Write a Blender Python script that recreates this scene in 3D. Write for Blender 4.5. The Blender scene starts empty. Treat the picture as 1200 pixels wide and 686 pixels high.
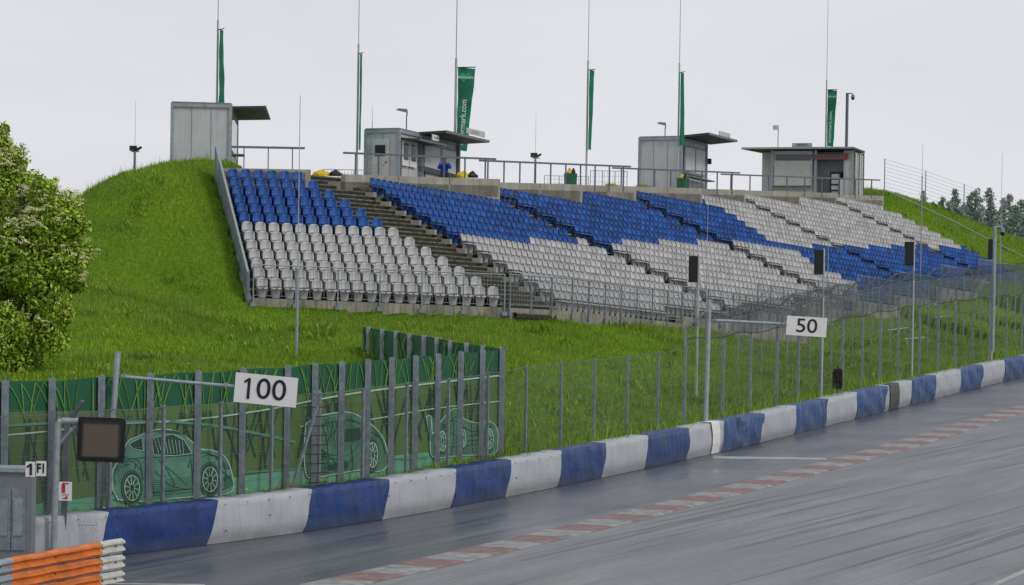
import bpy, math, random
import numpy as np
from mathutils import Vector, Matrix

random.seed(7)
rng = np.random.default_rng(11)
scene = bpy.context.scene
COL = scene.collection
W0, H0, F = 1200.0, 686.0, 4200.0
CAMZ = 8.2
PITCH = math.atan((343 - 240) / F)
ROLL = math.radians(0.9)

# ------------------------------------------------------------------ camera
cam_d = bpy.data.cameras.new('camera')
cam = bpy.data.objects.new('camera', cam_d)
COL.objects.link(cam)
RC = Matrix.Rotation(math.radians(90) - PITCH, 3, 'X') @ Matrix.Rotation(ROLL, 3, 'Z')
cam.matrix_world = Matrix.Translation((0, 0, CAMZ)) @ RC.to_4x4()
cam_d.sensor_width = 36
cam_d.lens = F / W0 * 36
cam_d.clip_start = 1
cam_d.clip_end = 20000
scene.camera = cam


def ray(px, py):
    return RC @ Vector(((px - 600) / F, (343 - py) / F, -1.0))


def A(px, py, d):
    """surveyed point seen at (px,py) standing d metres out"""
    r = ray(px, py)
    return Vector((0, 0, CAMZ)) + r * (d / r.y)


def G(px, py, z=0.0):
    r = ray(px, py)
    return Vector((0, 0, CAMZ)) + r * ((z - CAMZ) / r.z)


def proj(p):
    q = RC.transposed() @ (Vector(p) - Vector((0, 0, CAMZ)))
    return 600 + F * q.x / -q.z, 343 - F * q.y / -q.z


# ------------------------------------------------------------------ materials
def newmat(name):
    m = bpy.data.materials.new(name)
    m.use_nodes = True
    nt = m.node_tree
    nt.nodes.clear()
    out = nt.nodes.new('ShaderNodeOutputMaterial')
    return m, nt, out


def nd(nt, typ, **kw):
    n = nt.nodes.new(typ)
    for k, v in kw.items():
        if k in n.inputs:
            n.inputs[k].default_value = v
        else:
            setattr(n, k, v)
    return n


def ramp(nt, fac, stops):
    r = nt.nodes.new('ShaderNodeValToRGB')
    e = r.color_ramp.elements
    while len(e) < len(stops):
        e.new(0.5)
    for el, (p, c) in zip(e, stops):
        el.position = p
        el.color = (c[0], c[1], c[2], 1) if not isinstance(c, (int, float)) else (c, c, c, 1)
    nt.links.new(fac, r.inputs[0])
    return r.outputs[0]


def pmat(name, col, rough=0.6, metal=0.0, var=0.25, scale=3.0, bump=0.0, bscale=20.0, streak=0.0, island=0.0,
         stretch=(1, 1, 1), dirt=None, spec=0.4, foot=0.0):
    """procedural material: base colour broken by noise, optional vertical dirt streaks and bump"""
    m, nt, out = newmat(name)
    L = nt.links.new
    tc = nd(nt, 'ShaderNodeTexCoord')
    mp = nd(nt, 'ShaderNodeMapping')
    mp.inputs['Scale'].default_value = stretch
    L(tc.outputs['Object'], mp.inputs[0])
    n1 = nd(nt, 'ShaderNodeTexNoise', Scale=scale, Detail=6.0, Roughness=0.62)
    L(mp.outputs[0], n1.inputs['Vector'])
    c = Vector(col[:3])
    lo = [max(0, v * (1 - var)) for v in c]
    hi = [min(1, v * (1 + var)) for v in c]
    colr = ramp(nt, n1.outputs['Fac'], [(0.3, lo), (0.7, hi)])
    if streak > 0:
        mp2 = nd(nt, 'ShaderNodeMapping')
        mp2.inputs['Scale'].default_value = (5, 5, 0.35)
        L(tc.outputs['Object'], mp2.inputs[0])
        n2 = nd(nt, 'ShaderNodeTexNoise', Scale=2.0, Detail=5.0, Roughness=0.7)
        L(mp2.outputs[0], n2.inputs['Vector'])
        f = ramp(nt, n2.outputs['Fac'], [(0.45, 0.0), (0.72, streak)])
        mx = nd(nt, 'ShaderNodeMix', data_type='RGBA')
        d = dirt or (0.045, 0.045, 0.035)
        L(f, mx.inputs[0]); L(colr, mx.inputs[6])
        mx.inputs[7].default_value = (*d, 1)
        colr = mx.outputs[2]
    if foot > 0:
        sz = nd(nt, 'ShaderNodeSeparateXYZ'); L(tc.outputs['Object'], sz.inputs[0])
        ad = nd(nt, 'ShaderNodeMath', operation='MULTIPLY_ADD'); L(n1.outputs['Fac'], ad.inputs[0]); ad.inputs[1].default_value = -0.30; L(sz.outputs[2], ad.inputs[2])
        ff = ramp(nt, ad.outputs[0], [(0.0, foot), (0.22, 0.0)])
        mx = nd(nt, 'ShaderNodeMix', data_type='RGBA'); L(ff, mx.inputs[0]); L(colr, mx.inputs[6]); mx.inputs[7].default_value = (0.10, 0.10, 0.095, 1)
        # tyre scuffs along the barrier
        mps = nd(nt, 'ShaderNodeMapping'); mps.inputs['Scale'].default_value = (0.8, 0.8, 14); L(tc.outputs['Object'], mps.inputs[0])
        nsf = nd(nt, 'ShaderNodeTexNoise', Scale=1.1, Detail=4.0, Roughness=0.65); L(mps.outputs[0], nsf.inputs['Vector'])
        fs_ = ramp(nt, nsf.outputs['Fac'], [(0.64, 0.0), (0.76, 0.32)])
        mx2 = nd(nt, 'ShaderNodeMix', data_type='RGBA'); L(fs_, mx2.inputs[0]); L(mx.outputs[2], mx2.inputs[6]); mx2.inputs[7].default_value = (0.09, 0.09, 0.09, 1)
        colr = mx2.outputs[2]
    if island > 0:
        g = nd(nt, 'ShaderNodeNewGeometry')
        mr = nd(nt, 'ShaderNodeMapRange')
        mr.inputs[3].default_value = 1 - island
        mr.inputs[4].default_value = 1 + island
        L(g.outputs['Random Per Island'], mr.inputs[0])
        mx = nd(nt, 'ShaderNodeVectorMath', operation='SCALE')
        L(colr, mx.inputs[0]); L(mr.outputs[0], mx.inputs['Scale'])
        colr = mx.outputs[0]
    b = nd(nt, 'ShaderNodeBsdfPrincipled', Roughness=rough, Metallic=metal)
    b.inputs['Specular IOR Level'].default_value = spec
    L(colr, b.inputs['Base Color'])
    if bump > 0:
        n3 = nd(nt, 'ShaderNodeTexNoise', Scale=bscale, Detail=5.0)
        L(mp.outputs[0], n3.inputs['Vector'])
        bp = nd(nt, 'ShaderNodeBump', Strength=bump, Distance=0.05)
        L(n3.outputs['Fac'], bp.inputs['Height'])
        L(bp.outputs[0], b.inputs['Normal'])
    L(b.outputs[0], out.inputs[0])
    return m


def meshmat(name, pitch, wire, col, diamond=True, flat=None):
    """woven wire: transparent between the wires. uv is metres along the fence / height"""
    m, nt, out = newmat(name)
    L = nt.links.new
    tc = nd(nt, 'ShaderNodeTexCoord')
    sx = nd(nt, 'ShaderNodeSeparateXYZ')
    L(tc.outputs['UV'], sx.inputs[0])

    def M(op, a, b=None):
        n = nd(nt, 'ShaderNodeMath', operation=op)
        for i, v in enumerate((a, b)):
            if v is None: continue
            if isinstance(v, (int, float)): n.inputs[i].default_value = v
            else: L(v, n.inputs[i])
        return n.outputs[0]
    if diamond:
        a = M('ADD', sx.outputs[0], sx.outputs[1]); b = M('SUBTRACT', sx.outputs[0], sx.outputs[1])
    else:
        a, b = sx.outputs[0], sx.outputs[1]
    fs = []
    for v in (a, b):
        fr = M('FRACT', M('DIVIDE', v, pitch))
        fs.append(M('LESS_THAN', fr, wire / pitch))
    f = M('MAXIMUM', fs[0], fs[1])
    if flat is not None:
        n = nd(nt, 'ShaderNodeTexNoise', Scale=0.6, Detail=3.0)
        L(tc.outputs['UV'], n.inputs['Vector'])
        f2 = M('MULTIPLY_ADD', n.outputs['Fac'], 0.16)
        f2.node.inputs[2].default_value = flat - 0.08
        f = f2
    tr = nd(nt, 'ShaderNodeBsdfTransparent')
    df = nd(nt, 'ShaderNodeBsdfDiffuse')
    df.inputs[0].default_value = (*col, 1)
    mix = nd(nt, 'ShaderNodeMixShader')
    L(f, mix.inputs[0]); L(tr.outputs[0], mix.inputs[1]); L(df.outputs[0], mix.inputs[2])
    L(mix.outputs[0], out.inputs[0])
    return m


MT = {}
MT['galv'] = pmat('galvanised_steel', (0.25, 0.29, 0.33), 0.5, 0.3, 0.3, 6, streak=0.35, dirt=(0.09, 0.10, 0.11))
MT['galv_l'] = pmat('pale_galvanised', (0.33, 0.37, 0.41), 0.5, 0.3, 0.2, 6, streak=0.3, dirt=(0.14, 0.15, 0.16))
MT['rail'] = pmat('grey_rail_paint', (0.13, 0.15, 0.17), 0.55, 0.2, 0.2, 8)
MT['pole'] = pmat('pale_pole', (0.42, 0.44, 0.46), 0.5, 0.2, 0.15, 4)
MT['concrete'] = pmat('weathered_concrete', (0.23, 0.215, 0.165), 0.9, 0, 0.35, 1.6, 0.3, 30, streak=0.65, dirt=(0.055, 0.055, 0.035))
MT['wallcon'] = pmat('wall_concrete', (0.37, 0.35, 0.30), 0.9, 0, 0.22, 1.2, 0.2, 30, streak=0.45, dirt=(0.10, 0.10, 0.075))
MT['frontcon'] = pmat('stained_front_concrete', (0.30, 0.285, 0.235), 0.9, 0, 0.3, 1.2, 0.3, 30, streak=0.85, dirt=(0.06, 0.06, 0.045))
MT['stepcon'] = pmat('mossy_step_concrete', (0.050, 0.050, 0.033), 0.95, 0, 0.7, 3.5, 0.4, 25, streak=0.9, dirt=(0.012, 0.014, 0.009))
MT['stepedge'] = pmat('step_edge_concrete', (0.155, 0.15, 0.112), 0.95, 0, 0.8, 5, 0.3, 25)
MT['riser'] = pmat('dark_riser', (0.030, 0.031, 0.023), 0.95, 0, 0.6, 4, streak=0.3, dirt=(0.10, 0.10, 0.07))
MT['seat_w'] = pmat('grey_white_plastic', (0.46, 0.46, 0.465), 0.45, 0, 0.14, 2.2, island=0.14, streak=0.22, dirt=(0.22, 0.22, 0.2), spec=0.5)
MT['seat_b'] = pmat('blue_plastic', (0.014, 0.082, 0.31), 0.45, 0, 0.3, 1.4, island=0.32, spec=0.35)
MT['dark'] = pmat('dark_bracket', (0.02, 0.02, 0.022), 0.6)
MT['black'] = pmat('black_housing', (0.008, 0.009, 0.010), 0.45)
MT['container'] = pmat('grey_container_paint', (0.50, 0.52, 0.55), 0.55, 0.0, 0.08, 1.5, streak=0.25, dirt=(0.17, 0.18, 0.19))
MT['container_d'] = pmat('container_frame', (0.20, 0.22, 0.24), 0.55, 0.1, 0.15, 3)
MT['awning'] = pmat('awning_sheet', (0.06, 0.075, 0.08), 0.6, 0.2, 0.2, 3)
MT['awning_t'] = pmat('awning_edge', (0.17, 0.19, 0.20), 0.6, 0.2, 0.2, 3)
MT['white'] = pmat('white_paint', (0.72, 0.72, 0.72), 0.5, 0, 0.06, 3)
MT['offwhite'] = pmat('off_white_paint', (0.50, 0.51, 0.50), 0.5, 0, 0.12, 3)
MT['ink'] = pmat('black_lettering', (0.010, 0.012, 0.018), 0.5)
MT['red'] = pmat('red_paint', (0.45, 0.03, 0.02), 0.5)
MT['glass'] = pmat('dark_window', (0.035, 0.045, 0.05), 0.12, 0, 0.2, 2)
MT['flag'] = pmat('green_flag_cloth', (0.012, 0.29, 0.145), 0.8, 0, 0.25, 2)
MT['flag_d'] = pmat('dark_green_flag_cloth', (0.022, 0.18, 0.115), 0.8, 0, 0.25, 2)
MT['heart'] = pmat('light_green_print', (0.015, 0.42, 0.20), 0.8)
MT['yellow'] = pmat('yellow_tarp', (0.62, 0.46, 0.01), 0.6, 0, 0.2, 4)
MT['tarp_w'] = pmat('white_barrier_cover', (0.40, 0.42, 0.45), 0.5, 0, 0.10, 1.1, 0.35, 4, streak=0.22, dirt=(0.15, 0.155, 0.16), foot=0.38)
MT['tarp_b'] = pmat('blue_barrier_cover', (0.005, 0.034, 0.155), 0.45, 0, 0.35, 1.1, 0.35, 4, streak=0.12, dirt=(0.10, 0.12, 0.24), foot=0.38)
MT['tarp_bf'] = pmat('faded_blue_barrier_cover', (0.022, 0.066, 0.20), 0.5, 0, 0.4, 1.1, 0.35, 4, streak=0.75, dirt=(0.13, 0.18, 0.28), foot=0.38)
MT['tarp_g'] = pmat('olive_cover_patch', (0.055, 0.07, 0.055), 0.6, 0, 0.2, 2)
MT['orange'] = pmat('orange_guardrail_paint', (0.66, 0.17, 0.020), 0.45, 0, 0.25, 2.5, streak=0.35, dirt=(0.22, 0.10, 0.05))
MT['railwhite'] = pmat('white_guardrail_paint', (0.56, 0.56, 0.52), 0.45, 0, 0.12, 3, streak=0.5, dirt=(0.25, 0.22, 0.17))
MT['screen'] = pmat('unlit_screen', (0.105, 0.082, 0.066), 0.35, 0, 0.08, 1)
MT['bark'] = pmat('bark', (0.06, 0.05, 0.038), 0.9, 0, 0.3, 8)
MT['banner_top'] = pmat('banner_dark_green', (0.010, 0.095, 0.045), 0.75, 0, 0.15, 1)
MT['banner_mid'] = pmat('banner_field_green', (0.085, 0.165, 0.036), 0.75, 0, 0.18, 0.6)
MT['banner_low'] = pmat('banner_teal_strip', (0.13, 0.40, 0.26), 0.75, 0, 0.12, 1)
MT['art_line'] = pmat('print_white_line', (0.42, 0.62, 0.52), 0.75)
MT['art_lime'] = pmat('print_lime', (0.12, 0.26, 0.04), 0.75)
MT['art_dark'] = pmat('print_dark_green', (0.008, 0.050, 0.030), 0.75)
MT['art_teal'] = pmat('print_car_teal', (0.085, 0.26, 0.175), 0.75, 0, 0.25, 1.5)
MT['art_teal_dim'] = pmat('print_car_teal_dim', (0.065, 0.20, 0.115), 0.75, 0, 0.3, 2.5)
MT['art_olive'] = pmat('print_olive', (0.075, 0.16, 0.03), 0.75)
MT['skin'] = pmat('skin', (0.45, 0.27, 0.2), 0.6)
MT['jacket'] = pmat('blue_jacket', (0.006, 0.045, 0.36), 0.7)
MT['trousers'] = pmat('dark_trousers', (0.012, 0.012, 0.015), 0.8)
MT['bin'] = pmat('green_bin_plastic', (0.01, 0.10, 0.055), 0.5)
MT['leaf'] = pmat('elder_leaf', (0.29, 0.41, 0.035), 0.55, 0, 0.35, 1.0, island=0.5)
MT['blossom'] = pmat('cream_blossom', (0.86, 0.83, 0.48), 0.8, 0, 0.1, 4, island=0.25)
MT['needle'] = pmat('hazed_conifer_needles', (0.25, 0.31, 0.27), 0.9, 0, 0.3, 1.0, island=0.45)  # distance haze is painted into this pale bluish green
MT['grass'] = pmat('grass_blade', (0.176, 0.288, 0.015), 0.65, 0, 0.42, 0.16, island=0.32, spec=0.2)
MT['grass_tall'] = pmat('tall_grass_blade', (0.22, 0.36, 0.016), 0.65, 0, 0.3, 0.5, island=0.4, spec=0.2)
MT['drygrass'] = pmat('seed_head', (0.17, 0.17, 0.05), 0.8, 0, 0.3, 0.6, island=0.4)
MT['flower'] = pmat('yellow_flower', (0.65, 0.42, 0.01), 0.7)
MT['mesh_near'] = meshmat('chain_link_near', 0.085, 0.0052, (0.16, 0.18, 0.18))
MT['mesh_far'] = meshmat('chain_link_far', 0.08, 0.006, (0.16, 0.18, 0.19), flat=0.13)
MT['mesh_dense'] = meshmat('chain_link_overhang', 0.08, 0.006, (0.12, 0.145, 0.16), flat=0.40)
MT['mesh_back'] = meshmat('chain_link_back', 0.08, 0.006, (0.24, 0.25, 0.25), flat=0.10)


# ------------------------------------------------------------------ mesh builder
class MB:
    def __init__(s):
        s.v = []; s.f = []; s.m = []; s.uv = None

    def add(s, vs, fs, mi=0):
        b = len(s.v)
        s.v += [tuple(p) for p in vs]
        s.f += [tuple(b + i for i in f) for f in fs]
        s.m += [mi] * len(fs)
        return s

    def box(s, c, sz, rz=0.0, mi=0, taper=1.0):
        cx, cy, cz = c; x, y, z = sz[0] / 2, sz[1] / 2, sz[2] / 2
        co, si = math.cos(rz), math.sin(rz)
        vs = []
        for dz in (-z, z):
            t = taper if dz > 0 else 1
            for dx, dy in ((-x, -y), (x, -y), (x, y), (-x, y)):
                dx *= t; dy *= t
                vs.append((cx + dx * co - dy * si, cy + dx * si + dy * co, cz + dz))
        return s.add(vs, [(3, 2, 1, 0), (4, 5, 6, 7), (0, 1, 5, 4), (1, 2, 6, 5), (2, 3, 7, 6), (3, 0, 4, 7)], mi)

    def bar(s, p0, p1, r0, r1=None, n=6, mi=0, up=None):
        p0, p1 = Vector(p0), Vector(p1)
        r1 = r0 if r1 is None else r1
        d = (p1 - p0)
        if d.length < 1e-6: return s
        d.normalize()
        u = d.cross(Vector((0, 0, 1)) if abs(d.z) < 0.95 else Vector((1, 0, 0))).normalized()
        w = d.cross(u)
        vs = []
        off = math.pi / 4 if n == 4 else 0
        for p, r in ((p0, r0), (p1, r1)):
            for k in range(n):
                a = off + 2 * math.pi * k / n
                vs.append(p + u * (math.cos(a) * r) + w * (math.sin(a) * r))
        fs = [(k, (k + 1) % n, n + (k + 1) % n, n + k) for k in range(n)]
        fs += [tuple(range(n - 1, -1, -1)), tuple(range(n, 2 * n))]
        return s.add(vs, fs, mi)

    def tube(s, pts, r, n=6, mi=0):
        for a, b in zip(pts[:-1], pts[1:]): s.bar(a, b, r, r, n, mi)
        return s

    def prism(s, poly, vec, mi=0):
        """poly: planar loop of points, extruded by vec"""
        n = len(poly); vec = Vector(vec)
        vs = [Vector(p) for p in poly] + [Vector(p) + vec for p in poly]
        fs = [tuple(range(n - 1, -1, -1)), tuple(range(n, 2 * n))]
        fs += [(k, (k + 1) % n, n + (k + 1) % n, n + k) for k in range(n)]
        return s.add(vs, fs, mi)

    def quad(s, a, b, c, d, mi=0):
        return s.add([a, b, c, d], [(0, 1, 2, 3)], mi)

    def disc(s, c, r, normal, n=16, mi=0, h=0.02):
        c = Vector(c); normal = Vector(normal).normalized()
        return s.bar(c - normal * h / 2, c + normal * h / 2, r, r, n, mi)

    def build(s, name, mats, parent=None, smooth=False, uvs=None, base=None):
        me = bpy.data.meshes.new(name)
        o0 = Vector((0, 0, 0))
        if parent is not None:
            p = parent
            while p is not None:
                o0 += p.location; p = p.parent
        elif base is not None:
            o0 = Vector(base)
        vs = [(v[0] - o0.x, v[1] - o0.y, v[2] - o0.z) for v in s.v]
        me.from_pydata(vs, [], s.f)
        mats = mats if isinstance(mats, (list, tuple)) else [mats]
        for m in mats: me.materials.append(MT[m] if isinstance(m, str) else m)
        if len(mats) > 1: me.polygons.foreach_set('material_index', s.m)
        if smooth: me.polygons.foreach_set('use_smooth', [True] * len(me.polygons))
        if uvs is not None:
            ul = me.uv_layers.new(name='UVMap')
            for poly in me.polygons:
                for li, vi in zip(poly.loop_indices, poly.vertices):
                    ul.data[li].uv = uvs[vi]
        me.update()
        o = bpy.data.objects.new(name, me)
        COL.objects.link(o)
        if parent is not None: o.parent = parent
        elif base is not None: o.location = o0
        return o


def tag(o, label=None, cat=None, group=None, kind=None):
    if label: o['label'] = label
    if cat: o['category'] = cat
    if group: o['group'] = group
    if kind: o['kind'] = kind
    return o


def thing(name, label, cat, loc=(0, 0, 0), group=None, rz=0.0):
    o = bpy.data.objects.new(name, None)
    o.empty_display_size = 0.2
    COL.objects.link(o)
    o.location = loc
    o.rotation_euler = (0, 0, rz)
    return tag(o, label, cat, group)


def npmesh(name, verts, faces, mat, parent=None, uniform=None):
    """verts (n,3) array, faces (m,k) array"""
    me = bpy.data.meshes.new(name)
    me.vertices.add(len(verts)); me.vertices.foreach_set('co', np.asarray(verts, np.float32).ravel())
    k = faces.shape[1]
    me.loops.add(faces.size); me.loops.foreach_set('vertex_index', faces.ravel().astype(np.int32))
    me.polygons.add(len(faces))
    me.polygons.foreach_set('loop_start', np.arange(0, faces.size, k, dtype=np.int32))
    me.polygons.foreach_set('loop_total', np.full(len(faces), k, np.int32))
    me.update(calc_edges=True)
    for m in (mat if isinstance(mat, (list, tuple)) else [mat]): me.materials.append(MT[m])
    o = bpy.data.objects.new(name, me)
    COL.objects.link(o)
    if parent is not None:
        o.parent = parent
        o.location = -Vector(parent.location)
    return o


def text_obj(name, s, size, mat, parent, M4, extrude=0.002, bold=0.0, align='CENTER', sx=1.0):
    cu = bpy.data.curves.new(name, 'FONT')
    cu.body = s; cu.size = size; cu.extrude = extrude; cu.offset = bold
    cu.align_x = align; cu.align_y = 'CENTER'
    tmp = bpy.data.objects.new(name + '_tmp', cu)
    COL.objects.link(tmp)
    bpy.context.view_layer.update()
    me = bpy.data.meshes.new_from_object(tmp)
    bpy.data.objects.remove(tmp)
    me.transform(Matrix.Scale(sx, 4, (1, 0, 0)))
    off = Vector((0, 0, 0)); p = parent
    while p is not None:
        off += p.location; p = p.parent
    me.transform(Matrix.Translation(-off) @ M4)
    me.materials.clear(); me.materials.append(MT[mat])
    o = bpy.data.objects.new(name, me)
    COL.objects.link(o); o.parent = parent
    return o


def level(t):
    """the place climbs away from the camera: true level falls by LV per metre against the track plane"""
    todo = list(t.children)
    done = set()
    while todo:
        o = todo.pop(); todo += list(o.children)
        if o.type != 'MESH' or o.data.name in done: continue
        done.add(o.data.name)
        n = len(o.data.vertices); a = np.empty(n * 3, np.float32); o.data.vertices.foreach_get('co', a)
        a = a.reshape(-1, 3); a[:, 2] -= 0.0744 * a[:, 1] + 0.010 * a[:, 0]
        o.data.vertices.foreach_set('co', a.ravel()); o.data.update()


def ground_hit(px, py, d0=90, d1=260):
    """where the view line meets the built bank"""
    last = None
    for d in np.arange(d0, d1, 0.5):
        p = A(px, py, float(d))
        if p.y > float(by_of(p.x)) + 0.3 and gzp(p.x, p.y) >= p.z: return p
    return A(px, py, d1)


def frame(origin, xdir, updir):
    """4x4 with local x along xdir, local y along updir, z out of the face"""
    x = Vector(xdir).normalized(); y = Vector(updir); y = (y - x * y.dot(x)).normalized(); z = x.cross(y)
    M = Matrix((x, y, z)).transposed().to_4x4()
    M.translation = Vector(origin)
    return M


ORD = ['zeroth', 'first', 'second', 'third', 'fourth', 'fifth', 'sixth', 'seventh', 'eighth', 'ninth', 'tenth', 'eleventh',
       'twelfth', 'thirteenth', 'fourteenth', 'fifteenth', 'sixteenth', 'seventeenth', 'eighteenth', 'nineteenth', 'twentieth',
       'twenty-first', 'twenty-second', 'twenty-third', 'twenty-fourth', 'twenty-fifth', 'twenty-sixth', 'twenty-seventh',
       'twenty-eighth', 'twenty-ninth', 'thirtieth', 'thirty-first', 'thirty-second', 'thirty-third', 'thirty-fourth', 'thirty-fifth']


class Path:
    def __init__(s, pts):
        s.p = [Vector((q[0], q[1])) for q in pts]
        s.l = [0.0]
        for a, b in zip(s.p[:-1], s.p[1:]): s.l.append(s.l[-1] + (b - a).length)
        s.n = len(s.p)

    def at(s, t):
        i = 0
        while i < s.n - 2 and t > s.l[i + 1]: i += 1
        seg = s.l[i + 1] - s.l[i]
        return s.p[i] + (s.p[i + 1] - s.p[i]) * ((t - s.l[i]) / seg)

    def tan(s, t):
        return (s.at(t + 0.3) - s.at(t - 0.3)).normalized()

    def offset(s, d):
        """left offset (behind the barrier)"""
        out = []
        for i in range(s.n):
            a = s.p[max(0, i - 1)]; b = s.p[min(s.n - 1, i + 1)]
            t = (b - a).normalized()
            out.append(s.p[i] + Vector((-t.y, t.x)) * d)
        return Path(out)

    def find(s, px, z):
        lo, hi = -5.0, s.l[-1] + 10
        for _ in range(50):
            m = (lo + hi) / 2
            q = s.at(m)
            if proj((q.x, q.y, z))[0] < px: lo = m
            else: hi = m
        return lo

    def zat(s, px, py):
        """the point of the vertical sheet over this path that shows at (px,py)"""
        z = 2.0
        for _ in range(4):
            t = s.find(px, z); q = s.at(t)
            z += (proj((q.x, q.y, z))[1] - py) * q.y / F
        return t, z


def smooth_path(pts, n=160):
    """Catmull-Rom resample then relax"""
    P = np.array([(p[0], p[1]) for p in pts], float)
    d = np.r_[0, np.cumsum(np.hypot(*np.diff(P, axis=0).T))]
    t = np.linspace(0, d[-1], n)
    X = np.interp(t, d, P[:, 0]); Y = np.interp(t, d, P[:, 1])
    for _ in range(60):
        X[1:-1] = (X[:-2] + 2 * X[1:-1] + X[2:]) / 4; Y[1:-1] = (Y[:-2] + 2 * Y[1:-1] + Y[2:]) / 4
    return list(zip(X, Y))


# ------------------------------------------------------------------ barrier line, track
base_px = [(36, 663), (145, 652), (253, 641), (355, 626), (450, 611), (560, 590), (650, 571.5), (735, 554), (800, 540.5), (850, 529),
           (933, 508.5), (1040, 481.5), (1120, 461), (1200, 441.5)]
bp = [G(x, y) for x, y in base_px]
d0 = (bp[0] - bp[1]).normalized(); d1 = (bp[-1] - bp[-3]).normalized()
pts = [bp[0] + d0 * 22, bp[0] + d0 * 11] + bp + [bp[-1] + d1 * 30 + Vector((1.0, 0, 0)), bp[-1] + d1 * 70 + Vector((5, 0, 0)), bp[-1] + d1 * 130 + Vector((14, 0, 0))]
BAR = Path(smooth_path(pts, 240))
bx = np.array([p.x for p in BAR.p]); by = np.array([p.y for p in BAR.p])


def by_of(x): return np.interp(x, bx, by)


# ------------------------------------------------------------------ the stand's frame
PITCHS = 0.53
ROWD, RISE, RISE1, DROP = 0.70, 0.370, 0.350, 0.067
# left block
O1 = A(272.7, 197.5, 144.8); O1.z -= 0.80
th1 = math.atan2(0.215, 0.976)
a1 = Vector((math.cos(th1), math.sin(th1), 0)); c1 = Vector((math.sin(th1), -math.cos(th1), 0))
# main block
O2 = A(434.9, 208.1, 147.0); O2.z -= 0.80
th2 = math.atan2(0.90, 0.435)
a2 = Vector((math.cos(th2), math.sin(th2), 0)); c2 = Vector((math.sin(th2), -math.cos(th2), 0))


def P1(u, i, f=0.0):
    p = O1 + a1 * u + c1 * (i * ROWD + f)
    p.z = O1.z - 0.028 * u - RISE1 * i
    return p


def P2(u, i, f=0.0):
    p = O2 + a2 * u + c2 * (i * ROWD + f)
    p.z = O2.z - DROP * u - RISE * i
    return p


def u2_at(px, i, dz=0.80):
    lo, hi = -5, 90
    for _ in range(40):
        m = (lo + hi) / 2
        q = P2(m, i); q.z += dz
        if proj(q)[0] < px: lo = m
        else: hi = m
    return lo


# aisles: (row, px of the first seat right of the aisle); they shift one seat per row
AIS = [(0, 626.0), (-4, 778.3), (-8, 902.0), (-11, 1024.3)]
aisle_u = [u2_at(px, r) - PITCHS * r for r, px in AIS]      # u of first seat right of aisle at row 0
end_u = u2_at(1060, -13) + PITCHS * 13                       # last seat of row 0
# top row by u-range: (px where the wall steps, top row to the right of it)
TOPS = [(420, 0), (583, -2), (680, -4), (743, -6), (821, -8), (871.8, -10), (936, -12), (979, -14), (1034, -13)]
BOTS = [(600, 12), (776, 11), (866, 9), (926, 7), (985, 5), (1035, 3), (1085, 0), (1130, -3)]


def top_of(px):
    r = TOPS[0][1]
    for a, b in TOPS:
        if px >= a: r = b
    return r


print('aisle u', aisle_u, 'end', end_u)


def is_blue(px, py, row):
    if px < 618: return row < 6
    yb = 277.5 + 0.012 * (px - 618)
    if px < 821: return py < yb
    yu = np.interp(px, [821, 852, 905, 930, 1120, 1300], [231, 245, 281, 284.5, 287, 287])
    if px < 878: return yu < py < yb
    yl = np.interp(px, [878, 932, 952, 1000, 1011], [280, 290, 306, 328, 345])
    return yu < py < (yl if px < 1005 else 999)


main_seats = []     # (pos, row, index from aisle/left, block, blue)
row_ext = {}
for r in range(-14, 13):
    k0 = -40 if r < 0 else 0
    us = []
    k = 0
    while True:
        u = k * PITCHS
        if u > end_u + PITCHS * r + 0.01: break
        k += 1
        q = P2(u, r); q.z += 0.8
        px, py = proj(q)
        if r < top_of(px): continue
        qb = proj(P2(u, r))
        bot = 12
        for a, b in BOTS:
            if qb[0] >= a: bot = b
        if r > bot: continue
        us.append(u)
        ok = True; blk = 0
        for ai, au in enumerate(aisle_u):
            s = au + PITCHS * r
            if s - 4.5 * PITCHS < u < s - 0.3 * PITCHS: ok = False
            if u >= s - 0.3 * PITCHS: blk = ai + 1
        if ok: main_seats.append((P2(u, r), r, k, blk, bool(is_blue(px, py, r)), px, py))
    if us: row_ext[r] = (min(us) - 0.3, max(us) + 0.3)
print('main seats', len(main_seats))
left_seats = []
for r in range(13):
    for k in range(6 + r):
        left_seats.append((P1(k * PITCHS, r), r, k))
print('left seats', len(left_seats))


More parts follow.
